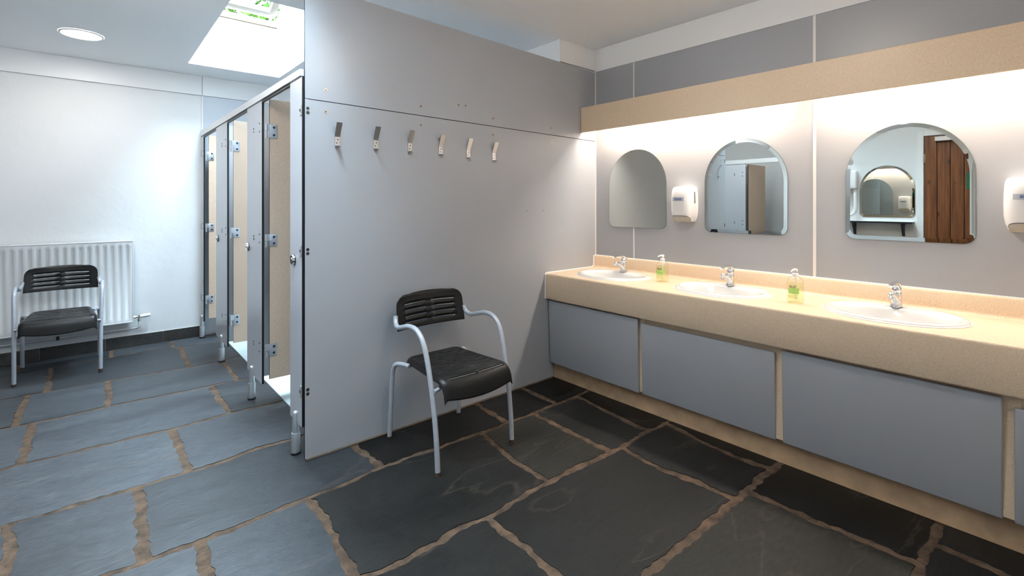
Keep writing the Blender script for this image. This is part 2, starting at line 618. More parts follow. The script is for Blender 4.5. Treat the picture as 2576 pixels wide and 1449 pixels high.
# ---- floor: mortar bed, slate flags one by one, vinyl
bm = nb()
box(bm, -5.1, 0.0, -3.2, 3.1, -0.06, -0.0025)
floor = struct('floor', bm, M['grout'])

J = {
 0:[(-3.627,2.716),(-3.339,2.745),(-3.081,2.752),(-2.905,2.780),(-2.666,2.781),(-2.244,2.70)],
 1:[(-3.563,2.082),(-3.393,2.084),(-3.211,2.086),(-3.032,2.083),(-2.813,2.077),(-2.540,2.040),(-2.313,2.060),(-2.125,2.104)],
 2:[(-3.504,1.499),(-3.393,1.489),(-3.249,1.483),(-3.098,1.493),(-2.979,1.502),(-2.727,1.489),(-2.555,1.479),(-2.446,1.483),(-2.205,1.473)],
 3:[(-3.441,0.876),(-3.381,0.896),(-3.226,0.876),(-3.049,0.875),(-2.854,0.866),(-2.729,0.853),(-2.454,0.882),(-2.191,0.860)],
 4:[(-3.381,0.283),(-3.294,0.279),(-3.171,0.279),(-3.087,0.277),(-2.952,0.262),(-2.839,0.269),(-2.763,0.261),(-2.591,0.265),(-2.447,0.292),(-2.261,0.279)],
 5:[(-3.066,-0.326),(-2.965,-0.329),(-2.885,-0.330),(-2.776,-0.338),(-2.647,-0.337),(-2.533,-0.333),(-2.429,-0.331),(-2.346,-0.331),(-2.212,-0.334),(-2.050,-0.310),(-1.918,-0.318),(-1.813,-0.317),(-1.694,-0.333),(-1.549,-0.332),(-1.441,-0.346),(-1.249,-0.349),(-1.106,-0.353),(-0.943,-0.350),(-0.676,-0.359),(-0.479,-0.338)],
 6:[(-2.382,-0.918),(-2.299,-0.942),(-2.213,-0.945),(-2.095,-0.943),(-1.974,-0.936),(-1.865,-0.949),(-1.756,-0.947),(-1.619,-0.937),(-1.485,-0.938),(-1.357,-0.938),(-1.166,-0.955),(-0.966,-0.964),(-0.763,-0.958),(-0.529,-0.965)],
 7:[(-1.649,-1.554),(-1.520,-1.564),(-1.370,-1.568),(-1.253,-1.567),(-1.087,-1.562),(-0.943,-1.573),(-0.771,-1.574),(-0.601,-1.575),(-0.501,-1.580)],
 8:[(-0.927,-2.180),(-0.797,-2.180),(-0.510,-2.189)],
}
K = {
 (0, 1):[[(-3.348,2.704),(-3.342,2.077)], [(-2.511,2.694),(-2.521,2.086)]],
 (1, 2):[[(-3.435,2.058),(-3.444,1.513)], [(-3.014,2.089),(-3.025,1.509)]],
 (2, 3):[[(-3.368,1.495),(-3.375,0.890)], [(-2.455,1.491),(-2.469,1.203),(-2.454,0.882)]],
 (3, 4):[[(-2.756,0.864),(-2.753,0.551),(-2.756,0.265)]],
 (4, 5):[[(-3.358,0.220),(-3.332,0.054),(-3.341,-0.068)], [(-2.942,0.233),(-2.944,-0.011),(-2.960,-0.316)],
   [(-2.037,-0.019),(-2.026,-0.260)], [(-1.219,-0.015),(-1.244,-0.318)], [(-0.816,-0.008),(-0.826,-0.339)]],
 (5, 6):[[(-2.783,-0.355),(-2.795,-0.561)], [(-2.393,-0.339),(-2.377,-0.485),(-2.383,-0.610),(-2.402,-0.746),(-2.406,-0.893)],
   [(-1.438,-0.342),(-1.465,-0.498),(-1.487,-0.677),(-1.492,-0.821),(-1.485,-0.938)],
   [(-1.037,-0.390),(-1.042,-0.521),(-1.048,-0.760),(-1.056,-0.902)], [(-0.630,-0.346),(-0.674,-0.623),(-0.701,-0.917),(-0.670,-0.957)]],
 (6, 7):[[(-1.870,-0.955),(-1.867,-1.078),(-1.867,-1.185),(-1.875,-1.354)],
   [(-0.970,-0.977),(-1.001,-1.205),(-0.971,-1.383),(-0.969,-1.573)], [(-0.541,-0.983),(-0.590,-1.222),(-0.606,-1.394),(-0.594,-1.558)]],
 (7, 8):[[(-0.862,-1.585),(-0.860,-1.716),(-0.873,-1.836),(-0.855,-1.937),(-0.846,-2.033),(-0.857,-2.117),(-0.846,-2.176)]],
}
# joints beyond the photograph's edge, so the floor goes on
EXTRA = {(-1, 0): [-4.3, -3.55, -2.98, -2.55], (0, 1): [-4.2], (1, 2): [-4.3, -2.3], (2, 3): [-4.2], (3, 4): [-4.4, -3.6],
         (4, 5): [-4.2], (5, 6): [-4.3, -3.45], (6, 7): [-2.72], (7, 8): [-2.9, -1.75], (8, 9): [-2.3, -1.4, -0.7]}

def interp(pts, x):
    if x <= pts[0][0]: return pts[0][1]
    for a, b in zip(pts, pts[1:]):
        if x <= b[0]: return a[1] + (b[1] - a[1]) * (x - a[0]) / (b[0] - a[0])
    return pts[-1][1]
def row_y(i, x):
    if i == -1: return YB - 0.02
    if i == 9: return -3.12
    y = interp(J[i], x)
    if i == 4 and x > -2.2: y = 0.03
    return y
def cross_x(pl_, y):
    pts = sorted((b, a) for a, b in pl_)
    return interp(pts, y)
rng = random.Random(4)
HALF_ROW = {-1: 0.004, 0: 0.010, 1: 0.011, 2: 0.012, 3: 0.013, 4: 0.014, 5: 0.015, 6: 0.016, 7: 0.019, 8: 0.016, 9: 0.004}
TONE = {}
def jag(x, y, k):
    p = Vector((x * 13.0, y * 13.0, k * 7.7))
    q = Vector((x * 31.0, y * 31.0, k * 3.1 + 40))
    s = Vector((x * 4.0, y * 4.0, k * 1.7 + 80))
    return 0.55 * mnoise.noise(p) + 0.50 * mnoise.noise(q) + 0.12 * mnoise.noise(q * 2.3) + 0.45 * mnoise.noise(s)

slab_id = 0
for i in range(-1, 9):
    xl, xr = (-5.0, CUBX) if i <= 3 else (-5.0, -0.49)
    cr = [('p', p) for p in K.get((i, i + 1), [])] + [('x', v) for v in EXTRA.get((i, i + 1), [])]
    cr.sort(key=lambda c: c[1] if c[0] == 'x' else sum(q[0] for q in c[1]) / len(c[1]))
    def cx_at(c, y):
        if c is None: return None
        if c[0] == 'x': return c[1] + 0.03 * mnoise.noise(Vector((c[1], y * 2, 3)))
        return cross_x(c[1], y)
    bounds = [None] + cr + [None]
    for a, b in zip(bounds, bounds[1:]):
        slab_id += 1
        hw = 0.018 if i < 3 else (0.021 if i < 5 else 0.019)
        def lx(y): return xl if a is None else cx_at(a, y) + hw
        def rx(y): return xr if b is None else cx_at(b, y) - hw
        ym = (row_y(i, (xl + xr) / 2) + row_y(i + 1, (xl + xr) / 2)) / 2
        h0, h1 = HALF_ROW[i], HALF_ROW[i + 1]
        def top(x): return row_y(i, x) - h0
        def bot(x): return row_y(i + 1, x) + h1
        pts = []
        step = 0.013
        # clockwise: top edge left->right, right edge, bottom edge, left edge
        x0, x1 = lx(top(xl if a is None else lx(ym))), rx(top(rx(ym)))
        n = max(3, int((x1 - x0) / step))
        amp_r = 1.0 * min(0.022, h0 * 1.1)
        amp_r1 = 1.0 * min(0.022, h1 * 1.1)
        for k in range(n):
            x = x0 + (x1 - x0) * k / n
            pts.append((x, top(x) + amp_r * jag(x, top(x), slab_id)))
        y0, y1 = top(x1), bot(rx(bot(rx(ym))))
        n = max(3, int(abs(y0 - y1) / step))
        amp_c = 0 if b is None else 0.021
        for k in range(n):
            y = y0 + (y1 - y0) * k / n
            pts.append((rx(y) + amp_c * jag(rx(y), y, slab_id), y))
        x1b, x0b = rx(y1), lx(bot(lx(ym)))
        n = max(3, int((x1b - x0b) / step))
        for k in range(n):
            x = x1b + (x0b - x1b) * k / n
            pts.append((x, bot(x) + amp_r1 * jag(x, bot(x), slab_id + 50)))
        y0, y1 = bot(x0b), top(x0)
        n = max(3, int(abs(y0 - y1) / step))
        amp_c = 0 if a is None else 0.021
        for k in range(n):
            y = y0 + (y1 - y0) * k / n
            pts.append((lx(y) + amp_c * jag(lx(y), y, slab_id + 90), y))
        # round the corners a little
        cxm = sum(p[0] for p in pts) / len(pts); cym = sum(p[1] for p in pts) / len(pts)
        bm = nb()
        zt = rng.uniform(-0.0012, 0.0012)
        tx, ty = rng.uniform(-0.0015, 0.0015), rng.uniform(-0.0015, 0.0015)
        hi = [bm.verts.new((p[0], p[1], zt + (p[0] - cxm) * tx + (p[1] - cym) * ty)) for p in pts]
        lo = [bm.verts.new((p[0], p[1], -0.02)) for p in pts]
        bm.faces.new(hi[::-1])
        m_ = len(pts)
        for q in range(m_):
            bm.faces.new((hi[q], hi[(q + 1) % m_], lo[(q + 1) % m_], lo[q]))
        # slab colours differ; left daylight and right-hand shade are painted in by place
        if i <= 3: ch = rng.choice(['slate_blue_daylit', 'slate_blue_daylit', 'slate_navy'])
        elif i == 4: ch = 'slate_dark' if cxm > -2.0 else ('slate_navy' if cxm > -2.9 else 'slate_blue_daylit')
        elif i == 5: ch = 'slate_blue_daylit' if cxm < -2.8 else ('slate_navy' if cxm < -2.3 else ('slate_grey' if cxm < -1.3 else ('slate_olive' if cxm < -1.05 else 'slate_dark')))
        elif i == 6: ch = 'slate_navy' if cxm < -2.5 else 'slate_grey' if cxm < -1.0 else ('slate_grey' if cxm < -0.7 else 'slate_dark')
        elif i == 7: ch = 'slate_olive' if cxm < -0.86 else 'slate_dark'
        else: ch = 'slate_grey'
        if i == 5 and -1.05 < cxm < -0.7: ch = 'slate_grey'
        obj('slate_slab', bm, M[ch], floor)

bm = nb()
box(bm, CUBX, -0.42, 0.014, YB, -0.02, 0.006)
obj('vinyl_sheet', bm, M['lino'], floor)

# ---- walls
bm = nb(); box(bm, 0.0, 0.12, -3.2, 3.2, -0.05, ZC)
wall_right = struct('wall_right', bm, M['white'])
bm = nb(); box(bm, -5.1, 0.0, YB, YB + 0.15, -0.05, ZC)
wall_back = struct('wall_back', bm, M['plaster'])
bm = nb(); box(bm, -5.2, -5.05, -0.5, YB + 0.15, -0.05, ZC)
struct('wall_left', bm, M['white'])
bm = nb(); box(bm, -3.52, -3.40, -3.2, -0.40, -0.05, ZC)
wall_entrance = struct('wall_entrance', bm, M['plaster'])
bm = nb(); box(bm, -5.2, -3.52, -0.52, -0.40, -0.05, ZC)
struct('wall_side', bm, M['plaster'])
bm = nb(); box(bm, -3.52, 0.12, -3.2, -3.05, -0.05, ZC)
struct('wall_front', bm, M['plaster'])
bm = nb(); box(bm, -0.42, -0.001, 0.013, YB - 0.001, 0, ZC)
struct('wall_duct', bm, M['white'])

# grey laminate sheets on the vanity wall and their white joint strips
ys = [-0.004, -0.372, -1.583, -2.80, -3.05]
for a, b in zip(ys, ys[1:]):
    bm = nb(); box(bm, -0.008, 0.001, b + 0.006, a - 0.006 if a < -0.1 else a, 0.0, 2.366)
    obj('wall_panel', bm, M['grey'], wall_right)
for y in ys[1:4]:
    w = 0.0075 if y < -1 else 0.005
    bm = nb(); box(bm, -0.011, 0.001, y - w, y + w, 0.0, 2.366, 0.001)
    obj('joint_strip', bm, M['strip'], wall_right)

# ceiling with two skylight openings (the second is over the aisle behind the camera's view), each with a plastered well and roof window
WX0, WX1, WY0, WY1 = -2.462, -1.705, 0.71, 2.605
VX0, VX1, VY0_, VY1_ = -2.98, -2.32, -1.50, -0.15
bm = nb()
for x0, x1, y0, y1 in ((-5.2, 0.12, WY1, 3.2), (-5.2, WX0, WY0, WY1), (WX1, 0.12, WY0, WY1), (-5.2, 0.12, VY1_, WY0),
                       (-5.2, VX0, VY0_, VY1_), (VX1, 0.12, VY0_, VY1_), (-5.2, 0.12, -3.2, VY0_)):
    box(bm, x0, x1, y0, y1, ZC, ZC + 0.05)
ceiling = struct('ceiling', bm, M['ceiling'])
def slab3(bm, o, a, b, c, u0, u1, v0, v1, n0, n1, mi=0):
    P = lambda u, v, n: o + a * u + b * v + c * n
    hexa(bm, [P(u0, v0, n0), P(u1, v0, n0), P(u1, v1, n0), P(u0, v1, n0)], [P(u0, v0, n1), P(u1, v0, n1), P(u1, v1, n1), P(u0, v1, n1)], mi)
def skylight(name, X0, X1, Y0, Y1, open_deg):
    SL = math.tan(R(31))
    def zroof(y): return 3.00 + (Y1 - y) * SL
    bm = nb()
    zt0, zt1 = zroof(Y0), zroof(Y1)
    e = 0.06
    hexa(bm, [(X0 - e, Y0 - e, ZC + .05), (X0, Y0 - e, ZC + .05), (X0, Y1 + e, ZC + .05), (X0 - e, Y1 + e, ZC + .05)],
         [(X0 - e, Y0 - e, zt0), (X0, Y0 - e, zt0), (X0, Y1 + e, zt1), (X0 - e, Y1 + e, zt1)])
    hexa(bm, [(X1, Y0 - e, ZC + .05), (X1 + e, Y0 - e, ZC + .05), (X1 + e, Y1 + e, ZC + .05), (X1, Y1 + e, ZC + .05)],
         [(X1, Y0 - e, zt0), (X1 + e, Y0 - e, zt0), (X1 + e, Y1 + e, zt1), (X1, Y1 + e, zt1)])
    box(bm, X0, X1, Y0 - e, Y0, ZC + .05, zt0)
    box(bm, X0, X1, Y1, Y1 + e, ZC + .05, zt1)
    obj('skylight_well', bm, M['well'], ceiling)
    al = R(31)
    uo = Vector((X0, Y1 + 0.02, 3.0))
    ux = Vector((1, 0, 0)); vv = Vector((0, -math.cos(al), math.sin(al))); nn = Vector((0, math.sin(al), math.cos(al)))
    LW = X1 - X0; LL = (Y1 - Y0 + 0.02) / math.cos(al)
    win = empty(name, uo, kind='structure')
    bm = nb()
    slab3(bm, uo, ux, vv, nn, 0, LW, 0.0, 0.055, -0.01, 0.075)
    slab3(bm, uo, ux, vv, nn, 0, 0.03, 0.055, LL, -0.01, 0.075)
    slab3(bm, uo, ux, vv, nn, LW - 0.03, LW, 0.055, LL, -0.01, 0.075)
    slab3(bm, uo, ux, vv, nn, 0, LW, LL - 0.055, LL, -0.01, 0.075)
    obj('window_frame', bm, M['white'], win)
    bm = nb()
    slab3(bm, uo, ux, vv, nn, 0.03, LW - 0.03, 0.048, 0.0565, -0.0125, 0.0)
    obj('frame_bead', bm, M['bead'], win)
    po = uo + vv * (LL / 2) + nn * 0.05
    ra = R(open_deg)
    rv = vv * math.cos(ra) - nn * math.sin(ra); rn = nn * math.cos(ra) + vv * math.sin(ra)
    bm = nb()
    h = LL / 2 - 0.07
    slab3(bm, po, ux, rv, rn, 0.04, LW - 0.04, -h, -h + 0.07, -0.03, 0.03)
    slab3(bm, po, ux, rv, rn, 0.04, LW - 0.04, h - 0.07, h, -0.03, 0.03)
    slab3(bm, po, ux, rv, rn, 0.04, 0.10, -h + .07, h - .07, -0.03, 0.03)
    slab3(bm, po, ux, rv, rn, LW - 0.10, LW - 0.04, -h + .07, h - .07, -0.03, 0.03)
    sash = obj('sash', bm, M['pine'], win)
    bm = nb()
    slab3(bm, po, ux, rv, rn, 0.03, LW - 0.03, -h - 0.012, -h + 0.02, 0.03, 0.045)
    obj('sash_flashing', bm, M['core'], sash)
    bm = nb()
    slab3(bm, po, ux, rv, rn, 0.09, LW - 0.09, -h + .06, h - .06, 0.0, 0.006)
    obj('pane', bm, M['glass'], sash)
skylight('window_1', WX0, WX1, WY0, WY1, 4.2)
skylight('window_2', VX0, VX1, VY0_, VY1_, 0.0)

# white boards and trims
bm = nb(); box(bm, -0.014, 0.0, -3.05, -0.0, 2.366, ZC - .001, 0.001)
struct('trim_1', bm, M['white'])
bm = nb(); box(bm, -0.428, -0.0145, -0.006, 0.0128, 2.376, ZC - .001, 0.001)
box(bm, -0.436, -0.424, -0.009, 0.012, 2.372, ZC - .001, 0.001)
struct('trim_2', bm, M['white'])
for n_, x0, x1 in (('trim_3', -5.05, -2.294), ('trim_4', -2.290, -0.421)):
    bm = nb(); box(bm, x0, x1, YB - 0.022, YB, 2.358, ZC - .001, 0.0015)
    struct(n_, bm, M['white'])
bm = nb(); box(bm, -2.286, -0.421, YB - 0.012, YB, 0.0, 2.356)
obj('wall_panel', bm, M['cubgrey'], wall_back)
bm = nb(); box(bm, -2.297, -2.286, YB - 0.016, YB, 0.0, 2.357)
obj('joint_strip', bm, M['strip'], wall_back)
# corner bead partition / vanity wall
bm = nb(); box(bm, -0.014, -0.0085, -0.010, 0.0, 0.885, 2.364)
struct('trim_5', bm, M['strip'])
# sealant along the partition foot
bm = nb(); sweep(bm, [(-2.285, -0.004, 0.002), (-1.5, -0.005, 0.002), (-0.5, -0.004, 0.002)], 0.007, 8)
struct('trim_6', bm, M['sealant'])

# slate skirting tiles
bm = nb(); box(bm, -5.05, -2.31, YB - 0.006, YB, 0.0, 0.100)
base = struct('baseboard_back', bm, M['strip'])
xs = [-2.312, -2.604, -3.02, -3.436, -3.852, -4.268, -4.684, -5.04]
for a, b in zip(xs, xs[1:]):
    bm = nb(); box(bm, b + 0.002, a - 0.002, YB - 0.020, YB - 0.004, 0.0, 0.100, 0.001)
    obj('skirting_tile', bm, M['skirt'], base)

# ------------------------------------------------------------------ big laminate partition
part = empty('partition', (-1.145, 0.0, 0.0), 'tall grey laminate partition with a row of coat hooks, behind the near chair', 'partition')
def ptop(x): return 2.418 - 0.0252 * (x + 2.29)
def pseam(x): return 1.830 - 0.0118 * (x + 2.29)
def xz_panel(bm, x0, x1, zl0, zr0, zl1, zr1, y0, y1):
    fs = hexa(bm, [(x0, y0, zl0), (x1, y0, zr0), (x1, y1, zr0), (x0, y1, zl0)], [(x0, y0, zl1), (x1, y0, zr1), (x1, y1, zr1), (x0, y1, zl1)])
    bm.normal_update()
    for f in fs: f.material_index = 0 if abs(f.normal.y) > 0.5 else 1
PX0, PX1 = -2.290, -0.0005
bm = nb(); xz_panel(bm, PX0, PX1, 0.004, 0.004, pseam(PX0) - .002, pseam(PX1) - .002, 0.0, 0.013)
low = obj('lower_panel', bm, [M['grey'], M['core']], part)
bm = nb(); xz_panel(bm, PX0, PX1, pseam(PX0) + .002, pseam(PX1) + .002, ptop(PX0), ptop(PX1), 0.0, 0.013)
upp = obj('upper_panel', bm, [M['grey'], M['core']], part)
bm = nb(); xz_panel(bm, PX0 + .02, PX1, pseam(PX0) - .02, pseam(PX1) - .02, pseam(PX0) + .02, pseam(PX1) + .02, 0.0125, 0.016)
obj('backing_strip', bm, M['core'], part)
def screw(x, z, m, par, r=0.0108):
    bm = nb()
    cyl(bm, (x, 0.002, z), (x, -0.0016, z), r, r * 0.8, 14)
    cyl(bm, (x, -0.0016, z), (x, -0.0018, z), r * 0.35, r * 0.35, 8, 1)
    obj('screw', bm, [m, M['core']], par, label='brass screw' if m is M['brass'] else None)
for x, z, u in ((-2.185, 1.887, 1), (-2.185, 1.776, 0), (-1.623, 1.879, 1), (-1.623, 1.767, 0), (-1.352, 1.922, 1), (-1.299, 1.924, 1),
                (-1.072, 1.869, 1), (-1.072, 1.759, 0), (-0.518, 1.861, 1), (-0.518, 1.752, 0)):
    screw(x, z, M['brass'], upp if u else low)
for z in (1.782, 1.760, 1.065, 1.045, 0.355, 0.333):
    screw(-2.276, z, M['screw'], low, 0.0095)
for x, z in ((-0.764, 1.247), (-0.597, 1.246)):
    bm = nb(); cyl(bm, (x, 0.002, z), (x, -0.001, z), 0.004, 0.003, 10)
    obj('screw_plug', bm, M['screw'], low)

# coat hooks
def hook_parts(root, x, z):
    bm = nb()
    w = 0.0125
    prof = [(-0.003, 0.0), (-0.003, 0.050), (-0.008, 0.062), (-0.036, 0.122)]
    def strip(bm, prof, w0, w1, th=0.003):
        n = len(prof)
        A = []
        for i, (y, dz) in enumerate(prof):
            ww = w0 + (w1 - w0) * i / (n - 1)
            A.append([bm.verts.new((x - ww, y, z + dz)), bm.verts.new((x + ww, y, z + dz)), bm.verts.new((x + ww, y + th, z + dz)), bm.verts.new((x - ww, y + th, z + dz))])
        for a, b in zip(A, A[1:]):
            for k in range(4): bm.faces.new((a[k], a[(k + 1) % 4], b[(k + 1) % 4], b[k]))
        bm.faces.new(A[0][::-1]); bm.faces.new(A[-1])
    strip(bm, prof, w, w + 0.003)
    obj('hook_arm', bm, M['steel'], root)
    bm = nb()
    lp = [(-w, 0), (w, 0), (w, 0.018), (w * 0.7, 0.030), (0, 0.036), (-w * 0.7, 0.030), (-w, 0.018)]
    prism(bm, [(x + a, -b, z + 0.0005) for a, b in lp], (0, 0, 0.003))
    obj('hook_lip', bm, M['steel'], root)
    for dx, dz in ((0.003, 0.036), (-0.003, 0.018)):
        bm = nb(); cyl(bm, (x + dx, -0.002, z + dz), (x + dx, -0.0045, z + dz), 0.0036, 0.003, 10)
        obj('hook_screw', bm, M['screw'], root)
HX = [(-2.126, 1.600), (-1.910, 1.601), (-1.698, 1.601), (-1.487, 1.597), (-1.278, 1.591), (-1.068, 1.585)]
HL = ['bent steel coat hook on the grey partition, leftmost and nearest the cubicle doors',
      'bent steel coat hook on the grey partition, second from its left end',
      'bent steel coat hook on the grey partition, third from its left end',
      'bent steel coat hook on the grey partition, fourth from its left end',
      'bent steel coat hook on the grey partition, second from the right end of the row',
      'bent steel coat hook on the grey partition, rightmost, just below a brass screw']
hook0 = empty('coat_hook', (HX[0][0], 0.0, HX[0][1]), HL[0], 'coat hook', 'steel coat hooks on the grey partition')
hook_parts(hook0, *HX[0])
for k in range(1, 6):
    c = dup_tree(hook0)
    c.location = (HX[k][0], 0.0, HX[k][1])
    c['label'] = HL[k]

# ------------------------------------------------------------------ vanity
VX = -0.585            # counter front
VZ = 0.785             # counter top
VY1, VY0 = -0.002, -3.04
SINK = [-0.405, -1.185, -1.990]
SCX, SA, SB = -0.305, 0.268, 0.224
van = empty('vanity_worktop', (-0.3, -1.5, 0.6), 'long speckled beige worktop with upstand and deep front, holding three basins', 'worktop')
bm = nb()
def loop_edges(bm, pts):
    vs = [bm.verts.new(p) for p in pts]
    return [bm.edges.new((vs[i], vs[(i + 1) % len(vs)])) for i in range(len(vs))]
rr = 0.014
es = loop_edges(bm, [(VX + rr, VY1, VZ), (-0.03, VY1, VZ), (-0.03, VY0, VZ), (VX + rr, VY0, VZ)])
for cy in SINK:
    es += loop_edges(bm, [(SCX + SB * 0.93 * math.cos(t), cy + SA * 0.93 * math.sin(t), VZ) for t in (2 * PI * k / 48 for k in range(48))])
bmesh.ops.triangle_fill(bm, use_beauty=True, use_dissolve=False, edges=es)
bmesh.ops.recalc_face_normals(bm, faces=bm.faces)
for f in bm.faces:
    if f.normal.z < 0: f.normal_flip()
# rolled front edge, apron, return
pf = [(VX + rr, VZ)]
for k in range(1, 7):
    t = PI / 2 * k / 6
    pf.append((VX + rr - rr * math.sin(t), VZ - rr + rr * math.cos(t)))
pf += [(VX, 0.606), (VX + 0.004, 0.599), (VX + 0.028, 0.599), (VX + 0.028, VZ - 0.03)]
pr = [[bm.verts.new((x, y, z)) for x, z in pf] for y in (VY1, VY0)]
for k in range(len(pf) - 1):
    bm.faces.new((pr[0][k], pr[0][k + 1], pr[1][k + 1], pr[1][k]))
obj('worktop', bm, M['beige'], van, smooth=True, ang=35)
bm = nb()
# coved upstand
pf = [(-0.062, VZ + 0.0003)]
for k in range(0, 7):
    t = PI / 2 * k / 6
    pf.append((-0.052 + 0.018 * math.sin(t), VZ + 0.018 - 0.018 * math.cos(t)))
pf += [(-0.032, 0.868), (-0.028, 0.877), (-0.022, 0.880), (-0.011, 0.880)]
pr = [[bm.verts.new((x, y, z)) for x, z in pf] for y in (VY1, VY0)]
for k in range(len(pf) - 1):
    bm.faces.new((pr[0][k], pr[0][k + 1], pr[1][k + 1], pr[1][k]))
obj('upstand', bm, M['beige'], van, smooth=True, ang=35)
# silicone bead against the partition and over the upstand
bm = nb(); sweep(bm, [(VX - .001, -0.004, 0.600), (VX - .001, -0.004, 0.78), (VX + .012, -0.004, VZ + .002), (-0.055, -0.004, VZ + .002), (-0.036, -0.004, VZ + .016), (-0.034, -0.004, 0.874), (-0.012, -0.004, 0.883)], 0.0052, 8)
sweep(bm, [(-0.011, -0.006, 0.881), (-0.011, VY0, 0.881)], 0.0035, 6)
obj('silicone_bead', bm, M['silicone'], van)

# cupboard carcass, plinth and loose front panels
carc = empty('vanity_cabinet', (-0.25, -1.5, 0.0), 'beige base frame and stained plinth under the long worktop', 'cabinet')
bm = nb(); box(bm, -0.527, -0.509, VY0, VY1, 0.132, 0.599)
obj('frame_board', bm, M['beige'], carc)
bm = nb(); box(bm, -0.492, -0.472, VY0, VY1, 0.0, 0.14)
obj('plinth', bm, M['kick'], carc)
for y in (-0.792, -1.592, -2.385):
    bm = nb(); box(bm, -0.533, -0.526, y - 0.028, y + 0.028, 0.132, 0.598)
    obj('stile', bm, M['beige'], carc)
PAN = [(-0.010, -0.782, 0.012, 'grey cupboard front against the partition, under the first basin, gap beside it'),
       (-0.802, -1.574, 0.0, 'grey cupboard front under the middle basin, second along from the partition'),
       (-1.606, -2.366, 0.0, 'grey cupboard front under the nearest basin, third along from the partition'),
       (-2.396, -3.03, 0.0, 'grey cupboard front cut off by the right edge of the photo')]
for y1, y0, pr_, lb in PAN:
    bm = nb()
    zt = {-0.782: 0.586, -1.574: 0.563, -2.366: 0.580}.get(y0, 0.552)
    zb = 0.122
    xt, xb = -0.556 - pr_ * 0.4, -0.538 - pr_ * 0.5
    hexa(bm, [(xb, y0, zb), (xb + .018, y0, zb), (xb + .018, y1, zb), (xb, y1, zb)],
         [(xt, y0, zt), (xt + .018, y0, zt), (xt + .018, y1, zt), (xt, y1, zt)])
    bmesh.ops.recalc_face_normals(bm, faces=bm.faces)
    bmesh.ops.bevel(bm, geom=list(bm.edges), offset=0.006, segments=3, profile=0.5, affect='EDGES')
    o = obj('cupboard_panel', bm, M['grey'], None, smooth=True, ang=50)
    tag(o, lb, 'cupboard panel', 'grey panels below the worktop')

# basins
SL_ = ['white oval basin in the far corner beside the partition', 'white oval basin in the middle of the beige worktop', 'white oval basin nearest the camera, right of both soap bottles']
def basin(cy):
    t = empty('wash_basin', (SCX, cy, VZ))
    bm = nb()
    N = 56
    rings = []
    #        a(y)  b(x)  dx    z
    prof = [(1.00, 1.00, 0.0, 0.0005), (1.00, 1.00, 0.0, 0.004), (0.985, 0.98, 0.0, 0.011), (0.955, 0.945, 0.0, 0.0155), (0.92, 0.90, 0.0, 0.016), (0.885, 0.80, -0.018, 0.014),
            (0.86, 0.735, -0.028, 0.008), (0.83, 0.70, -0.031, -0.006), (0.76, 0.63, -0.031, -0.05), (0.62, 0.50, -0.030, -0.10), (0.40, 0.32, -0.028, -0.132), (0.10, 0.10, -0.02, -0.142)]
    for a, b, dx, z in prof:
        rings.append([bm.verts.new((SCX + dx + SB * b * math.cos(2 * PI * k / N), cy + SA * a * math.sin(2 * PI * k / N), VZ + z)) for k in range(N)])
    for r0, r1 in zip(rings, rings[1:]):
        for k in range(N): bm.faces.new((r0[k], r0[(k + 1) % N], r1[(k + 1) % N], r1[k]))
    bm.faces.new(rings[-1])
    obj('bowl', bm, M['ceramic'], t, smooth=True, ang=60)
    bm = nb()
    pts = [(SCX + (SB + .001) * math.cos(2 * PI * k / N), cy + (SA + .001) * math.sin(2 * PI * k / N), VZ + .001) for k in range(N + 1)]
    sweep(bm, pts, 0.0045, 6, caps=False)
    obj('silicone_bead', bm, M['silicone'], t)
    bm = nb(); lathe(bm, [(0.032, 0), (0.032, 0.004), (0.024, 0.005), (0.012, 0.002)], (SCX - 0.02, cy, VZ - 0.1425), 20)
    obj('waste_ring', bm, M['chrome'], t, smooth=True)
    return t
for cy, lb in zip(SINK, SL_):
    tag(basin(cy), lb, 'basin', 'oval wash basins in the worktop')

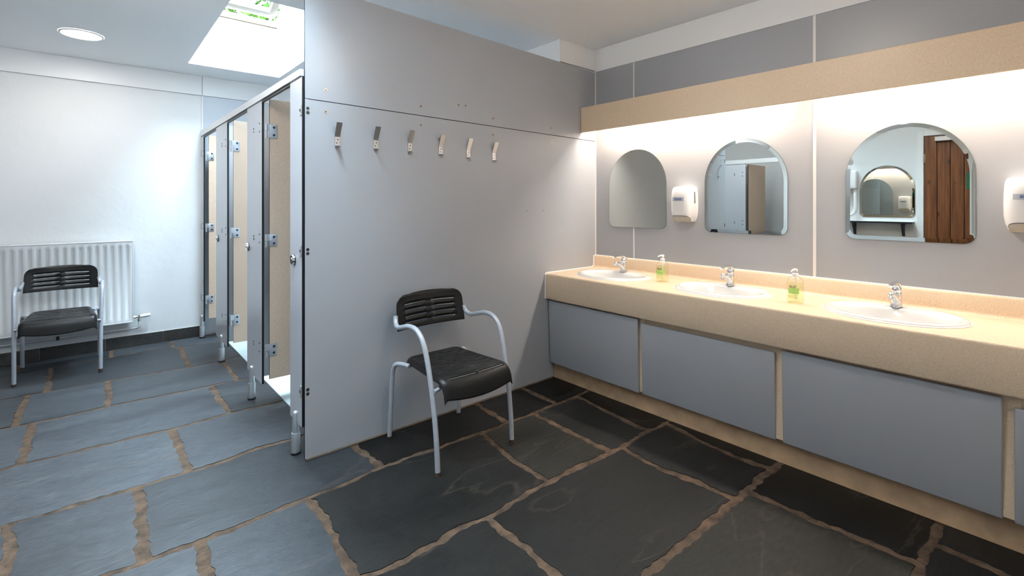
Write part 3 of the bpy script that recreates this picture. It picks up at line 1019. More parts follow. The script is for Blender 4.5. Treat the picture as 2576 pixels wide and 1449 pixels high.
# mixer taps (spout towards -x)
def tap(x, y, z):
    t = empty('mixer_tap', (x, y, z))
    bm = nb()
    lathe(bm, [(0.025, 0.0), (0.025, 0.004), (0.0225, 0.008), (0.0225, 0.045), (0.0225, 0.068), (0.0215, 0.070)], (x, y, z), 28)
    obj('tap_body', bm, M['chrome'], t, smooth=True)
    bm = nb()
    pp = catmull([(x + 0.001, y, z + 0.006), (x - 0.008, y, z + 0.024), (x - 0.030, y, z + 0.044), (x - 0.064, y, z + 0.061), (x - 0.092, y, z + 0.068)], 6)
    n = len(pp)
    rs = [0.0226 + (0.0120 - 0.0226) * (i / (n - 1)) ** 0.75 for i in range(n)]
    sweep(bm, pp, rs, 20, side=Vector((0, 1, 0)), flat=1.0)
    sp = obj('spout', bm, M['chrome'], t, smooth=True)
    bm = nb()
    bmesh.ops.create_uvsphere(bm, u_segments=18, v_segments=12, radius=0.0142)
    bmesh.ops.translate(bm, verts=bm.verts, vec=(x - 0.094, y, z + 0.0675))
    obj('nozzle', bm, M['chrome'], t, smooth=True)
    bm = nb(); cyl(bm, (x - 0.098, y, z + 0.060), (x - 0.104, y, z + 0.049), 0.0105, 0.010, 18)
    obj('aerator', bm, M['alu'], sp, smooth=True)
    bm = nb()
    lathe(bm, [(0.0190, 0.069), (0.0215, 0.072), (0.0215, 0.082), (0.0195, 0.092), (0.0140, 0.100), (0.004, 0.104)], (x, y, z), 28)
    obj('handle_cap', bm, M['chrome'], t, smooth=True)
    bm = nb()
    pp = catmull([(x + 0.0215, y, z + 0.070), (x + 0.0195, y, z + 0.088), (x + 0.006, y, z + 0.107), (x - 0.026, y, z + 0.1175), (x - 0.074, y, z + 0.1185), (x - 0.121, y, z + 0.109)], 7)
    n = len(pp)
    rs = [0.0062 + 0.0090 * math.sin(PI * min(1.0, (i / (n - 1)) * 1.25)) ** 1.0 * (1 - i / (n - 1)) + 0.0 for i in range(n)]
    sweep(bm, pp, [max(r, 0.0040) for r in rs], 18, side=Vector((1, 0, 0)), flat=1.55)
    obj('lever', bm, M['chrome'], t, smooth=True)
    for dy, m in ((0.0022, 'hot'), (-0.0022, 'cold')):
        bm = nb(); cyl(bm, (x - 0.0205, y + dy, z + 0.083), (x - 0.0228, y + dy, z + 0.083), 0.0026, 0.0022, 10)
        obj('temperature_dot', bm, M[m], t, label='red hot water dot' if m == 'hot' else 'blue cold water dot')
    bm = nb(); cyl(bm, (x - 0.0210, y, z + 0.012), (x - 0.0255, y, z + 0.012), 0.0055, 0.005, 12)
    obj('pop_up_boss', bm, M['alu'], t)
    return t
TL = ['chrome lever mixer tap on the far corner basin', 'chrome lever mixer tap on the middle basin, between the two soap bottles', 'chrome lever mixer tap facing the camera on the nearest basin']
for y, lb in zip((-0.383, -1.170, -1.978), TL):
    tag(tap(-0.150, y, VZ + 0.0145), lb, 'tap', 'chrome mixer taps on the basins')

# soap bottles
def wrap_text(txt, size, c, r, zc, ang0, extr_r, m, parent, name, bold=0.0, ry=1.0):
    bm = text_mesh(txt, size, 0.0, bold)
    bmesh.ops.subdivide_edges(bm, edges=[e for e in bm.edges if e.calc_length() > 0.003], cuts=2)
    for v in bm.verts:
        a = ang0 + v.co.x / r
        zz = v.co.y
        v.co = Vector((c[0] + (r + extr_r) * math.cos(a), c[1] + (r + extr_r) * math.sin(a) * ry, zc + zz))
    return obj(name, bm, m, parent)
def wrap_rect(c, r, a0, a1, z0, z1, m, parent, name):
    bm = nb()
    n = 12
    A = [[bm.verts.new((c[0] + r * math.cos(a0 + (a1 - a0) * k / n), c[1] + r * math.sin(a0 + (a1 - a0) * k / n), z)) for k in range(n + 1)] for z in (z0, z1)]
    for k in range(n): bm.faces.new((A[0][k], A[0][k + 1], A[1][k + 1], A[1][k]))
    return obj(name, bm, m, parent)
def bottle(x, y, turn):
    z = VZ + 0.0005
    t = empty('soap_bottle', (x, y, z))
    c = (x, y, z)
    rb = 0.0385
    bm = nb()
    lathe(bm, [(0.020, 0.004), (0.033, 0.0), (0.0375, 0.003), (rb, 0.008), (rb, 0.098), (0.0375, 0.108), (0.034, 0.119), (0.027, 0.128), (0.019, 0.134), (0.0145, 0.137), (0.0145, 0.141)], c, 36, capt=False)
    obj('bottle_body', bm, M['bottle'], t, smooth=True)
    bm = nb()
    lathe(bm, [(0.030, 0.004), (0.0355, 0.007), (0.0365, 0.012), (0.0365, 0.096), (0.0355, 0.103), (0.030, 0.1035)], c, 32)
    obj('liquid_soap', bm, M['liquid'], t, smooth=True)
    bm = nb()
    lathe(bm, [(0.0155, 0.136), (0.0155, 0.150), (0.0140, 0.152), (0.0080, 0.154), (0.0066, 0.158), (0.0062, 0.164)], c, 24)
    obj('pump_collar', bm, M['pump'], t, smooth=True)
    bm = nb()
    lathe(bm, [(0.0105, 0.162), (0.0115, 0.165), (0.0115, 0.172), (0.0095, 0.176), (0.003, 0.177)], c, 20)
    dv = Vector((math.cos(turn), math.sin(turn), 0))
    o_ = Vector(c)
    pp = catmull([o_ + Vector((0, 0, 0.170)), o_ + dv * 0.018 + Vector((0, 0, 0.171)), o_ + dv * 0.034 + Vector((0, 0, 0.168)), o_ + dv * 0.040 + Vector((0, 0, 0.163))], 5)
    sweep(bm, pp, [0.006 - 0.003 * i / (len(pp) - 1) for i in range(len(pp))], 10)
    obj('pump_head', bm, M['pump'], t, smooth=True)
    bm = nb(); cyl(bm, (x, y, z + 0.012), (x + 0.006, y, z + 0.14), 0.0028, 0.0028, 8)
    obj('dip_tube', bm, M['pump'], t, smooth=True)
    a0 = PI + 0.12
    k = 0.0305 / rb
    wrap_text('CLO', 0.0155, c, rb, z + 0.0865, a0 - 0.18, 0.0006, M['ink_black'], t, 'label_text', 0.0004)
    wrap_rect(c, rb + 0.0006, a0 + 0.19, a0 + 0.36, z + 0.086, z + 0.096, M['ink_green'], t, 'leaf_mark')
    wrap_rect(c, rb + 0.0004, a0 - 0.72, a0 + 0.64, z + 0.066, z + 0.0795, M['ink_green'], t, 'label_band')
    wrap_rect(c, rb + 0.0004, a0 - 0.72, a0 + 0.64, z + 0.0505, z + 0.0650, M['ink_green'], t, 'label_band')
    wrap_text('ANTI-BAC', 0.0100, c, rb, z + 0.0725, a0 - 0.02, 0.0009, M['ink_white'], t, 'label_text')
    wrap_text('HAND WASH', 0.0100, c, rb, z + 0.0575, a0 - 0.02, 0.0009, M['ink_white'], t, 'label_text')
    for q, (zz, ww) in enumerate(((0.043, 0.6), (0.036, 0.55), (0.029, 0.6))):
        wrap_rect(c, rb + 0.0004, a0 - 0.70, a0 - 0.70 + ww * 2, z + zz, z + zz + 0.0035, M['ink_yellow'], t, 'label_line')
    return t
tag(bottle(-0.270, -0.777, R(168)), 'pump bottle of pale green hand soap between the far and middle basins', 'soap bottle', 'hand soap bottles on the worktop')
tag(bottle(-0.352, -1.600, R(172)), 'pump bottle of pale green hand soap between the middle and nearest basins', 'soap bottle', 'hand soap bottles on the worktop')

# pelmet with tubes behind
pel = empty('light_pelmet', (-0.1, -1.5, 1.96), 'long speckled beige light pelmet above the mirrors', 'pelmet')
bm = nb()
box(bm, -0.190, -0.172, -3.045, -0.0015, 1.857, 2.054, 0.004)
obj('pelmet_board', bm, M['beige'], pel)
bm = nb(); box(bm, -0.172, -0.008, -3.045, -0.0015, 2.030, 2.046)
obj('pelmet_top', bm, M['white'], pel)
for y1, y0, lb in ((-0.10, -1.42, 'fluorescent batten hidden behind the pelmet at the partition end'), (-1.62, -2.94, 'fluorescent batten hidden behind the pelmet at the camera end')):
    t = empty('strip_light', (-0.08, (y0 + y1) / 2, 2.0), lb, 'light', 'strip lights behind the pelmet')
    bm = nb(); box(bm, -0.108, -0.058, y0, y1, 1.996, 2.030, 0.003)
    obj('batten', bm, M['white'], t)
    bm = nb(); box(bm, -0.135, -0.040, y0 + 0.03, y1 - 0.03, 1.950, 1.996, 0.012, 3)
    obj('opal_diffuser', bm, M['tubelight'], t, smooth=True)
    for y in (y0, y1 - 0.03):
        bm = nb(); box(bm, -0.137, -0.038, y, y + 0.03, 1.949, 1.998, 0.004)
        obj('end_cap', bm, M['plastic'], t)

# mirrors
def arch_loop(yc, w, z0, z1, hgt, inset=0.0, rc=0.045):
    """outline in (y, z): straight sides, elliptic head, rounded feet"""
    w = w / 2 - inset
    zs = z1 - hgt
    zb = z0 + inset
    hh = hgt - inset
    rc = max(rc - inset * 0.6, 0.01)
    L = []
    for k in range(33):
        t = PI * k / 32
        L.append((yc + w * math.cos(t), zs + hh * math.sin(t)))
    for k in range(9):
        t = PI + PI / 2 * k / 8
        L.append((yc - w + rc + rc * math.cos(t), zb + rc + rc * math.sin(t)))
    for k in range(9):
        t = 1.5 * PI + PI / 2 * k / 8
        L.append((yc + w - rc + rc * math.cos(t), zb + rc + rc * math.sin(t)))
    return L
def mirror(x, s, yc, w, z0, z1, hgt, bevel, label, clip=False):
    """s = -1: faces -x ; +1: faces +x"""
    t = empty('wall_mirror', (x, yc, (z0 + z1) / 2), label, 'mirror', 'arched wall mirrors')
    xb, xo, xi = x, x + s * 0.0045, x + s * 0.0052
    Lo = arch_loop(yc, w, z0, z1, hgt)
    bm = nb()
    if bevel:
        Li = arch_loop(yc, w, z0, z1, hgt, 0.020)
        o_ = [bm.verts.new((xo, a, b)) for a, b in Lo]
        i_ = [bm.verts.new((xi + s * 0.0008, a, b)) for a, b in Li]
        n = len(Lo)
        for k in range(n): bm.faces.new((o_[k], o_[(k + 1) % n], i_[(k + 1) % n], i_[k]))
        obj('bevelled_edge', bm, M['mirror'], t)
        bm = nb()
        bm.faces.new([bm.verts.new((xi + s * 0.0008, a, b)) for a, b in Li])
    else:
        bm.faces.new([bm.verts.new((xo, a, b)) for a, b in Lo])
    obj('mirror_face', bm, M['mirror'], t)
    bm = nb()
    prism(bm, [(xb, a, b) for a, b in arch_loop(yc, w + 0.002, z0 - 0.001, z1 + 0.001, hgt)], (s * 0.0044, 0, 0))
    obj('mirror_back', bm, M['mirror_edge'], t)
    if clip:
        bm = nb(); box(bm, min(xo, xo + s * .004), max(xo, xo + s * .004), yc + 0.015, yc + 0.03, z1 - 0.022, z1 - 0.004, 0.001)
        obj('mirror_clip', bm, M['alu'], t)
    return t
mirror(-0.0085, -1, -0.396, 0.500, 1.118, 1.704, 0.265, False, 'plain-edged arched mirror nearest the partition, reflecting only grey panel')
mirror(-0.0085, -1, -1.189, 0.508, 1.110, 1.704, 0.270, True, 'arched mirror with a sloping glass rim between the two soap dispensers, reflecting cubicle doors')
mirror(-0.0085, -1, -1.990, 0.510, 1.110, 1.702, 0.268, True, 'arched mirror with a sloping glass rim nearest the camera, reflecting the brown plank door')

# soap dispensers on the wall
def dispenser(yc, label):
    x0, zb, zt = -0.0085, 1.176, 1.413
    t = empty('soap_dispenser', (x0, yc, zb), label, 'dispenser', 'white wall soap dispensers')
    W, D = 0.083, 0.108
    lev = [(0.0, 0.74, 0.70), (0.012, 0.84, 0.82), (0.035, 0.93, 0.93), (0.07, 0.99, 0.98), (0.12, 1.0, 1.0), (0.17, 0.985, 0.99), (0.205, 0.955, 0.95), (0.222, 0.92, 0.90), (0.233, 0.85, 0.80), (0.237, 0.72, 0.62)]
    def sc(z):
        z -= zb
        for a, b in zip(lev, lev[1:]):
            if z <= b[0]:
                f = (z - a[0]) / (b[0] - a[0]) if z > a[0] else 0
                return a[1] + (b[1] - a[1]) * f, a[2] + (b[2] - a[2]) * f
        return lev[-1][1:]
    ex = 2.0 / 3.3
    def P(a, z, off=0.0):
        wy, dx = sc(z)
        c, s = math.cos(a), math.sin(a)
        yy = math.copysign(abs(c) ** ex, c) * (W * wy + off)
        xx = abs(s) ** ex * (D * dx + off)
        return Vector((x0 - xx, yc + yy, z))
    N = 30
    bm = nb()
    rows = [[bm.verts.new(P(PI * k / N, zb + l[0])) for k in range(N + 1)] for l in lev]
    for r0, r1 in zip(rows, rows[1:]):
        for k in range(N): bm.faces.new((r0[k], r0[k + 1], r1[k + 1], r1[k]))
        bm.faces.new((r0[-1], r0[0], r1[0], r1[-1]))
    bm.faces.new(rows[0][::-1]); bm.faces.new(rows[-1])
    obj('housing', bm, M['plastic'], t, smooth=True, ang=38)
    def patch(a0, a1, zf0, zf1, off, m, name, n=18, nz=6):
        bm = nb()
        G = []
        for j in range(nz + 1):
            row = []
            for k in range(n + 1):
                u = k / n
                a = a0 + (a1 - a0) * u
                z0_, z1_ = zf0(u), zf1(u)
                row.append(bm.verts.new(P(a, z0_ + (z1_ - z0_) * j / nz, off)))
            G.append(row)
        for j in range(nz):
            for k in range(n): bm.faces.new((G[j][k], G[j][k + 1], G[j + 1][k + 1], G[j + 1][k]))
        return obj(name, bm, m, t, smooth=True)
    arch = lambda u: zb + 0.002 + 0.038 * math.sqrt(max(0.0, 1 - abs(2 * u - 1) ** 2.6))
    patch(R(30), R(150), lambda u: zb + 0.0015, arch, 0.0022, M['core'], 'push_bar_gap')
    arch2 = lambda u: zb + 0.002 + 0.0355 * math.sqrt(max(0.0, 1 - abs(2 * u - 1) ** 2.6))
    patch(R(33), R(147), lambda u: zb + 0.001, arch2, 0.0034, M['pushgrey'], 'push_bar')
    sl = lambda u: 0.006 * math.sqrt(max(0.0, 1 - (2 * u - 1) ** 2))
    patch(R(163), R(170), lambda u: zb + 0.128 - sl(u), lambda u: zb + 0.196 + sl(u), 0.0012, M['slot'], 'level_window', 8, 4)
    ac = R(85)
    patch(R(66), R(104), lambda u: zb + 0.139, lambda u: zb + 0.164, 0.0014, M['plate'], 'badge', 10, 2)
    bm = text_mesh('ECOLAB', 0.0125, 0.0, 0.0006)
    bmesh.ops.subdivide_edges(bm, edges=[e for e in bm.edges if e.calc_length() > 0.004], cuts=1)
    # map width along the face: find y on the curve
    for v in bm.verts:
        yy = 0.004 - v.co.x
        z = zb + 0.1515 + v.co.y
        wy, dx = sc(z)
        c = min(1.0, abs(yy) / (W * wy)) ** (1 / ex)
        s = math.sqrt(max(0, 1 - c * c))
        v.co = Vector((x0 - s ** ex * (D * dx) - 0.0024, yc + yy, z))
    obj('badge_lettering', bm, M['blue'], t)
    return t
dispenser(-0.804, 'white wall soap dispenser between the first and second mirrors')
dispenser(-2.418, 'white wall soap dispenser cut off by the right edge of the photo')

# ------------------------------------------------------------------ cubicles
XF = -2.300
def pil(name, y0, y1, z0, z1, parent):
    bm = nb(); core_panel(bm, XF, XF + 0.013, y0, y1, z0, z1, 'x')
    return obj(name, bm, [M['cubgrey'], M['core']], parent)
def pedestal(x, y, parent, top=0.222):
    bm = nb()
    lathe(bm, [(0.0255, 0.0), (0.0255, 0.009), (0.020, 0.012)], (x, y, 0.0), 20, mi=1)
    lathe(bm, [(0.0215, 0.010), (0.0215, 0.106), (0.0205, 0.109), (0.0165, 0.109), (0.0165, 0.205), (0.0145, 0.214), (0.009, 0.220), (0.002, top)], (x, y, 0.0), 24)
    return obj('pedestal_leg', bm, [M['alu'], M['core']], parent, smooth=True)
def boltx(y, z, parent, r=0.0075):
    bm = nb(); cyl(bm, (XF + 0.001, y, z), (XF - 0.0025, y, z), r, r * 0.85, 12)
    return obj('bolt', bm, M['screw'], parent)
def hinge(y, z0, z1, parent):
    """flat hinge leaf on the door face (facing -y) with knuckle"""
    bm = nb()
    zm = (z0 + z1) / 2
    box(bm, XF + 0.034, XF + 0.080, y - 0.004, y, z0, z1, 0.003)
    box(bm, XF + 0.012, XF + 0.036, y - 0.005, y, zm - 0.002, z1, 0.002)
    cyl(bm, (XF + 0.017, y - 0.004, zm - 0.006), (XF + 0.017, y - 0.004, z0 - 0.004), 0.0075, seg=14)
    cyl(bm, (XF + 0.017, y - 0.002, zm - 0.002), (XF + 0.017, y - 0.002, z1), 0.008, seg=14)
    for z in (z0 + 0.018, z1 - 0.018):
        cyl(bm, (XF + 0.062, y - 0.003, z), (XF + 0.062, y - 0.0068, z), 0.0085, 0.007, 14, mi=1)
    return obj('hinge', bm, [M['alu'], M['screw']], parent, smooth=True, ang=30)
def indicator(y, z, parent):
    bm = nb()
    for r, x0, x1, m in ((0.029, 0.0, -0.006, 1), (0.0275, -0.005, -0.014, 0), (0.012, -0.013, -0.016, 0)):
        cyl(bm, (XF + x0, y, z), (XF + x1, y, z), r, r * 0.93, 26, mi=m)
    box(bm, XF - 0.0170, XF - 0.0155, y - 0.002, y + 0.002, z - 0.008, z + 0.008, mi=1)
    return obj('indicator_lock', bm, [M['chrome'], M['core']], parent, smooth=True, ang=35)
ZP0, ZP1 = 0.165, 1.947
CUB = [ # pilaster y0,y1, bolts, lock, leg, door face y, divider y
    (0.0145, 0.207, 0.140, 0.107, 0.755, 0.985, 'toilet cubicle beside the grey partition, widest open doorway'),
    (0.786, 1.167, 1.132, 1.030, 1.790, 2.050, 'middle toilet cubicle of the three, beige door swung inwards'),
    (1.828, 2.283, 2.188, 2.035, 2.872, None, 'farthest toilet cubicle, against the radiator wall, beige door ajar'),
]
for n_, (y0, y1, yl, yg, yd, yv, lb) in enumerate(CUB):
    t = empty('toilet_cubicle', (XF, (y0 + yd) / 2, 0), lb, 'cubicle', 'row of toilet cubicles')
    p = pil('pilaster', y0, y1, ZP0, ZP1, t)
    pedestal(XF - 0.002, yg, p)
    indicator(yl, 1.004, p)
    if n_:
        yb, ye = y0 + 0.20, y0 + 0.055
        for z in (1.779, 1.075, 0.383):
            for dz in (0.010, -0.010): boltx(yb, z + dz, p, 0.0065)
            for dz in (0.028, -0.024): boltx(ye, z + dz, p, 0.0065)
    else:
        for z in (1.772, 1.058, 0.345):
            bm = nb(); box(bm, XF - 0.005, XF, 0.0146, 0.036, z - 0.028, z + 0.028, 0.002)
            cyl(bm, (XF - 0.004, 0.026, z), (XF - 0.007, 0.026, z), 0.0075, seg=12, mi=1)
            obj('end_bracket', bm, [M['alu'], M['screw']], p)
    # door, open inwards
    bm = nb(); core_panel(bm, XF + 0.037, XF + 0.60, yd, yd + 0.013, 0.197, 1.952, 'y')
    d = obj('door', bm, [M['dbeige'], M['core']], t)
    for z0, z1 in ((1.711, 1.795), (1.030, 1.106), (0.342, 0.418)):
        hinge(yd, z0, z1, d)
    if yv:
        bm = nb(); core_panel(bm, XF + 0.0132, -0.421, yv - 0.0065, yv + 0.0065, 0.15, 1.945, 'y')
        obj('divider_panel', bm, [M['cubgrey'], M['core']], t)
t = empty('end_pilaster', (XF, 2.98, 0), 'narrow grey end pilaster where the cubicles meet the radiator wall', 'pilaster')
p = pil('pilaster_panel', 2.915, YB - 0.023, ZP0, ZP1, t)
pedestal(XF - 0.004, 2.965, p)
for z in (1.779, 1.075, 0.383):
    for dz in (0.028, -0.024): boltx(2.945, z + dz, p, 0.006)
    bm = nb(); box(bm, XF - 0.006, XF, YB - 0.040, YB - 0.0235, z - 0.030, z + 0.030, 0.002)
    obj('end_bracket', bm, M['alu'], p)
rail = empty('header_rail', (XF, 1.5, 1.95), 'pale aluminium header rail running along the tops of the cubicles', 'rail')
bm = nb()
hexa(bm, [(XF - 0.009, 0.014, 1.9455), (XF + 0.024, 0.014, 1.9455), (XF + 0.024, YB - .023, 1.953), (XF - 0.009, YB - .023, 1.953)],
     [(XF - 0.009, 0.014, 1.980), (XF + 0.024, 0.014, 1.980), (XF + 0.024, YB - .023, 2.008), (XF - 0.009, YB - .023, 2.008)])
obj('rail_cover', bm, M['rail'], rail)
for a, b in ((0.207, 0.786), (1.167, 1.828), (2.283, 2.915)):
    bm = nb(); box(bm, XF, XF + 0.013, a + .001, b - .001, 1.932, 1.952)
    obj('black_edge', bm, M['core'], rail)

# ------------------------------------------------------------------ radiator, valve, pipe
rad = empty('radiator', (-3.5, 2.99, 0.24), 'white ribbed panel radiator on the plaster wall behind the left chair', 'radiator')
RX0, RX1, RZ0, RZ1, RY = -4.10, -2.832, 0.238, 0.960, 2.975
bm = nb()
us = [RX0, RX0 + 0.006]
pitch = 0.0515
cen = []
c0 = RX1 - 0.039
while c0 > RX0 + 0.03:
    cen.append(c0); c0 -= pitch
cen.sort()
cols = [(RX0, 0), (RX0 + 0.002, 0)]
for c_ in cen:
    cols += [(c_ - 0.0155, 0), (c_ - 0.0095, 1), (c_ + 0.0095, 1), (c_ + 0.0155, 0)]
cols += [(RX1 - 0.002, 0), (RX1, 0)]
zsr = [(RZ0, 0), (RZ0 + 0.034, 0), (RZ0 + 0.044, 1), (RZ1 - 0.044, 1), (RZ1 - 0.036, 0), (RZ1, 0)]
G = [[bm.verts.new((x, RY + (0.008 if (d and e_) else 0.0), z)) for x, d in cols] for z, e_ in zsr]
for j in range(len(zsr) - 1):
    for k in range(len(cols) - 1):
        bm.faces.new((G[j][k], G[j][k + 1], G[j + 1][k + 1], G[j + 1][k]))
obj('front_panel', bm, M['radiator'], rad, smooth=True, ang=50)
bm = nb()
box(bm, RX0, RX1, RY - 0.004, RY + 0.052, RZ1 - 0.003, RZ1 + 0.006, 0.003)
obj('top_grille', bm, M['radiator'], rad)
bm = nb()
for x0, x1 in ((RX0 - 0.005, RX0 + 0.001), (RX1 - 0.001, RX1 + 0.005)):
    box(bm, x0, x1, RY - 0.004, RY + 0.052, RZ0, RZ1, 0.002)
obj('side_cover', bm, M['radiator'], rad)
bm = nb(); box(bm, RX0 + .01, RX1 - .01, RY + 0.020, RY + 0.046, RZ0 + .01, RZ1 - .01)
box(bm, RX0, RX1, RY - 0.003, RY + 0.05, RZ0 - 0.006, RZ0 + 0.004, 0.002)
obj('back_panel', bm, M['radiator'], rad)
bm = nb()
for x in (-3.0, -3.9):
    box(bm, x - 0.02, x + 0.02, RY + 0.045, YB, 0.35, 0.85)
obj('wall_bracket', bm, M['radiator'], rad)
vx = -2.785
bm = nb()
cyl(bm, (RX1, RY + 0.025, 0.272), (vx, RY + 0.025, 0.272), 0.009, seg=14)
cyl(bm, (RX1 + 0.008, RY + 0.025, 0.272), (RX1 + 0.022, RY + 0.025, 0.272), 0.014, seg=6)
cyl(bm, (vx, RY + 0.025, 0.285), (vx, RY + 0.025, 0.235), 0.011, seg=14)
cyl(bm, (vx, RY + 0.025, 0.250), (vx, RY + 0.025, 0.236), 0.0145, seg=6)
vlv = obj('valve', bm, M['brassfit'], rad, smooth=True, ang=30)
bm = nb()
cyl(bm, (vx + 0.006, RY + 0.025, 0.273), (vx + 0.026, RY + 0.025, 0.274), 0.012, 0.0165, 18)
cyl(bm, (vx + 0.026, RY + 0.025, 0.274), (vx + 0.075, RY + 0.025, 0.277), 0.0175, 0.0165, 20)
cyl(bm, (vx + 0.075, RY + 0.025, 0.277), (vx + 0.084, RY + 0.025, 0.2775), 0.0165, 0.011, 20)
obj('thermostat_head', bm, M['plastic'], vlv, smooth=True, ang=30)
pip = empty('heating_pipe', (-3.4, 3.03, 0.165), 'white painted heating pipe running low along the wall under the radiator', 'pipe')
bm = nb()
sweep(bm, catmull([(vx, RY + 0.025, 0.238), (vx, RY + 0.025, 0.190), (vx - 0.012, RY + 0.032, 0.170), (vx - 0.04, RY + 0.05, 0.165), (vx - 0.12, RY + 0.062, 0.164)], 6) + [Vector((-4.95, RY + 0.062, 0.162))], 0.0085, 12)
obj('pipe_run', bm, M['pipe'], pip, smooth=True)
bm = nb(); box(bm, -3.335, -3.315, RY + 0.05, YB - 0.001, 0.150, 0.178, 0.002)
obj('pipe_clip', bm, M['rust'], pip)
bm = nb(); box(bm, -3.80, -3.785, RY + 0.05, YB - 0.001, 0.150, 0.178, 0.002)
obj('pipe_clip', bm, M['pipe'], pip)

# ------------------------------------------------------------------ chairs (front towards -y, origin on the floor)
def sheet(us, rows, f, hole, thick, name, m, parent, edge=None):
    bm = nb()
    V_ = [[bm.verts.new(f(u, v)) for u in us] for v in rows]
    for j in range(len(rows) - 1):
        for k in range(len(us) - 1):
            if hole((us[k] + us[k + 1]) / 2, (rows[j] + rows[j + 1]) / 2): continue
            bm.faces.new((V_[j][k], V_[j][k + 1], V_[j + 1][k + 1], V_[j + 1][k]))
    loose = [v for v in bm.verts if not v.link_faces]
    bmesh.ops.delete(bm, geom=loose, context='VERTS')
    o = obj(name, bm, m, parent, smooth=True, ang=70)
    md = o.modifiers.new('thickness', 'SOLIDIFY')
    md.thickness = thick
    md.offset = 0
    return o

def make_chair():
    t = empty('armchair', (0, 0, 0))
    TR = 0.0128
    for sx in (-1, 1):
        # front leg (to just under the arm), armrest, rear leg
        path = catmull([(0.2335 * sx, -0.252, 0.0), (0.2345 * sx, -0.243, 0.14), (0.236 * sx, -0.222, 0.30), (0.238 * sx, -0.194, 0.43), (0.241 * sx, -0.168, 0.53), (0.2435 * sx, -0.140, 0.600),
                        (0.2445 * sx, -0.108, 0.640), (0.245 * sx, -0.058, 0.664), (0.245 * sx, 0.01, 0.664), (0.244 * sx, 0.080, 0.646), (0.240 * sx, 0.132, 0.634), (0.234 * sx, 0.166, 0.642), (0.228 * sx, 0.184, 0.664), (0.225 * sx, 0.190, 0.684)], 8)
        bm = nb(); sweep(bm, path[:38], TR, 14)
        lg = obj('leg', bm, M['tube'], t, smooth=True)
        bm = nb(); sweep(bm, path[36:], TR + 0.0001, 14)
        obj('armrest', bm, M['tube'], t, smooth=True)
        bm = nb(); sweep(bm, [(0.2335 * sx, -0.2523, 0.0), (0.2336 * sx, -0.2508, 0.026 if sx > 0 else 0.018)], TR + 0.0006, 14)
        obj('worn_leg_end', bm, M['rust'], lg, smooth=True, label='rusty worn leg end')
        rl = catmull([(0.231 * sx, 0.250, 0.0), (0.2305 * sx, 0.236, 0.16), (0.230 * sx, 0.220, 0.32), (0.229 * sx, 0.210, 0.385), (0.222 * sx, 0.190, 0.417), (0.205 * sx, 0.150, 0.424), (0.19 * sx, 0.10, 0.422)], 7)
        bm = nb(); sweep(bm, rl, TR, 14)
        l2 = obj('leg', bm, M['tube'], t, smooth=True)
        bm = nb(); sweep(bm, [(0.231 * sx, 0.2503, 0.0), (0.231 * sx, 0.2495, 0.009)], TR + 0.0006, 14)
        obj('worn_leg_end', bm, M['rust'], l2, smooth=True, label='rusty worn leg end')
        # stud between front leg and seat
        bm = nb(); cyl(bm, (0.236 * sx, -0.222, 0.393), (0.200 * sx, -0.214, 0.396), 0.0095, seg=12)
        obj('seat_stud', bm, M['tube'], t, smooth=True)
    bm = nb(); cyl(bm, (-0.19, 0.12, 0.422), (0.19, 0.12, 0.422), 0.0105, seg=12)
    cyl(bm, (-0.205, -0.205, 0.400), (0.205, -0.205, 0.400), 0.0095, seg=12)
    obj('under_seat_rail', bm, M['tube'], t, smooth=True)
    # seat: v runs from the back (0) over the top to the front lip (1)
    us = [-1, -0.985, -0.95, -0.90, -0.84, -0.60, -0.36, -0.28, -0.22, -0.10, -0.03, 0.03, 0.10, 0.22, 0.28, 0.36, 0.60, 0.84, 0.90, 0.95, 0.985, 1]
    nrow = 9
    rows = [0.0, 0.02, 0.05]
    slots = []
    for k in range(nrow):
        v0 = 0.085 + k * 0.071
        slots.append((v0, v0 + 0.016))
        rows += [v0, v0 + 0.016]
    fs = (0.795, 0.818)
    rows += [0.745, 0.770, fs[0], fs[1], 0.84, 0.87, 0.91, 0.95, 0.985, 1.0]
    rows = sorted(set(rows))
    L1 = 0.385
    def fseat(u, v):
        s = v * 0.505
        rb = 0.055
        if s < L1: y, z = 0.170 - s, 0.0
        elif s < L1 + rb * 1.35:
            a = (s - L1) / rb
            y, z = 0.170 - L1 - rb * math.sin(a), -rb * (1 - math.cos(a))
        else:
            a = 1.35
            q = s - L1 - rb * a
            y, z = 0.170 - L1 - rb * math.sin(a) - q * math.cos(a), -rb * (1 - math.cos(a)) - q * math.sin(a)
        w = 0.178 + 0.034 * min(1, s / 0.36)
        if s < 0.03: w -= 0.03 * (1 - math.sqrt(max(0, 1 - (1 - s / 0.03) ** 2)))
        z += 0.447 - 0.010 * math.sin(min(1, s / 0.36) * PI) * (1 - u * u)
        ed = max(0, abs(u) - 0.90) / 0.10
        z -= 0.020 * ed * ed
        if v > 0.85: z -= 0.022 * (1 - u * u) * (v - 0.85) / 0.15
        y -= 0.014 * (1 - u * u) * min(1, s / 0.36)
        return (u * w, y, z)
    def hseat(u, v):
        au = abs(u)
        for k, (a, b) in enumerate(slots):
            if a < v < b:
                if k % 2 == 0: return (0.03 < au < 0.36) or (0.36 < au < 0.84 and k % 4 == 0)
                return 0.10 < au < 0.84
        if fs[0] < v < fs[1]: return 0.03 < au < 0.84
        return False
    sheet(us, rows, fseat, hseat, 0.006, 'seat', M['blackp'], t)
    # backrest
    us2 = [-1, -0.99, -0.97, -0.94, -0.90, -0.84, -0.76, -0.66, -0.5, -0.35, -0.2, -0.07, 0.07, 0.2, 0.35, 0.5, 0.66, 0.76, 0.84, 0.90, 0.94, 0.97, 0.99, 1]
    r2 = [0, 0.03, 0.10]
    sl2 = []
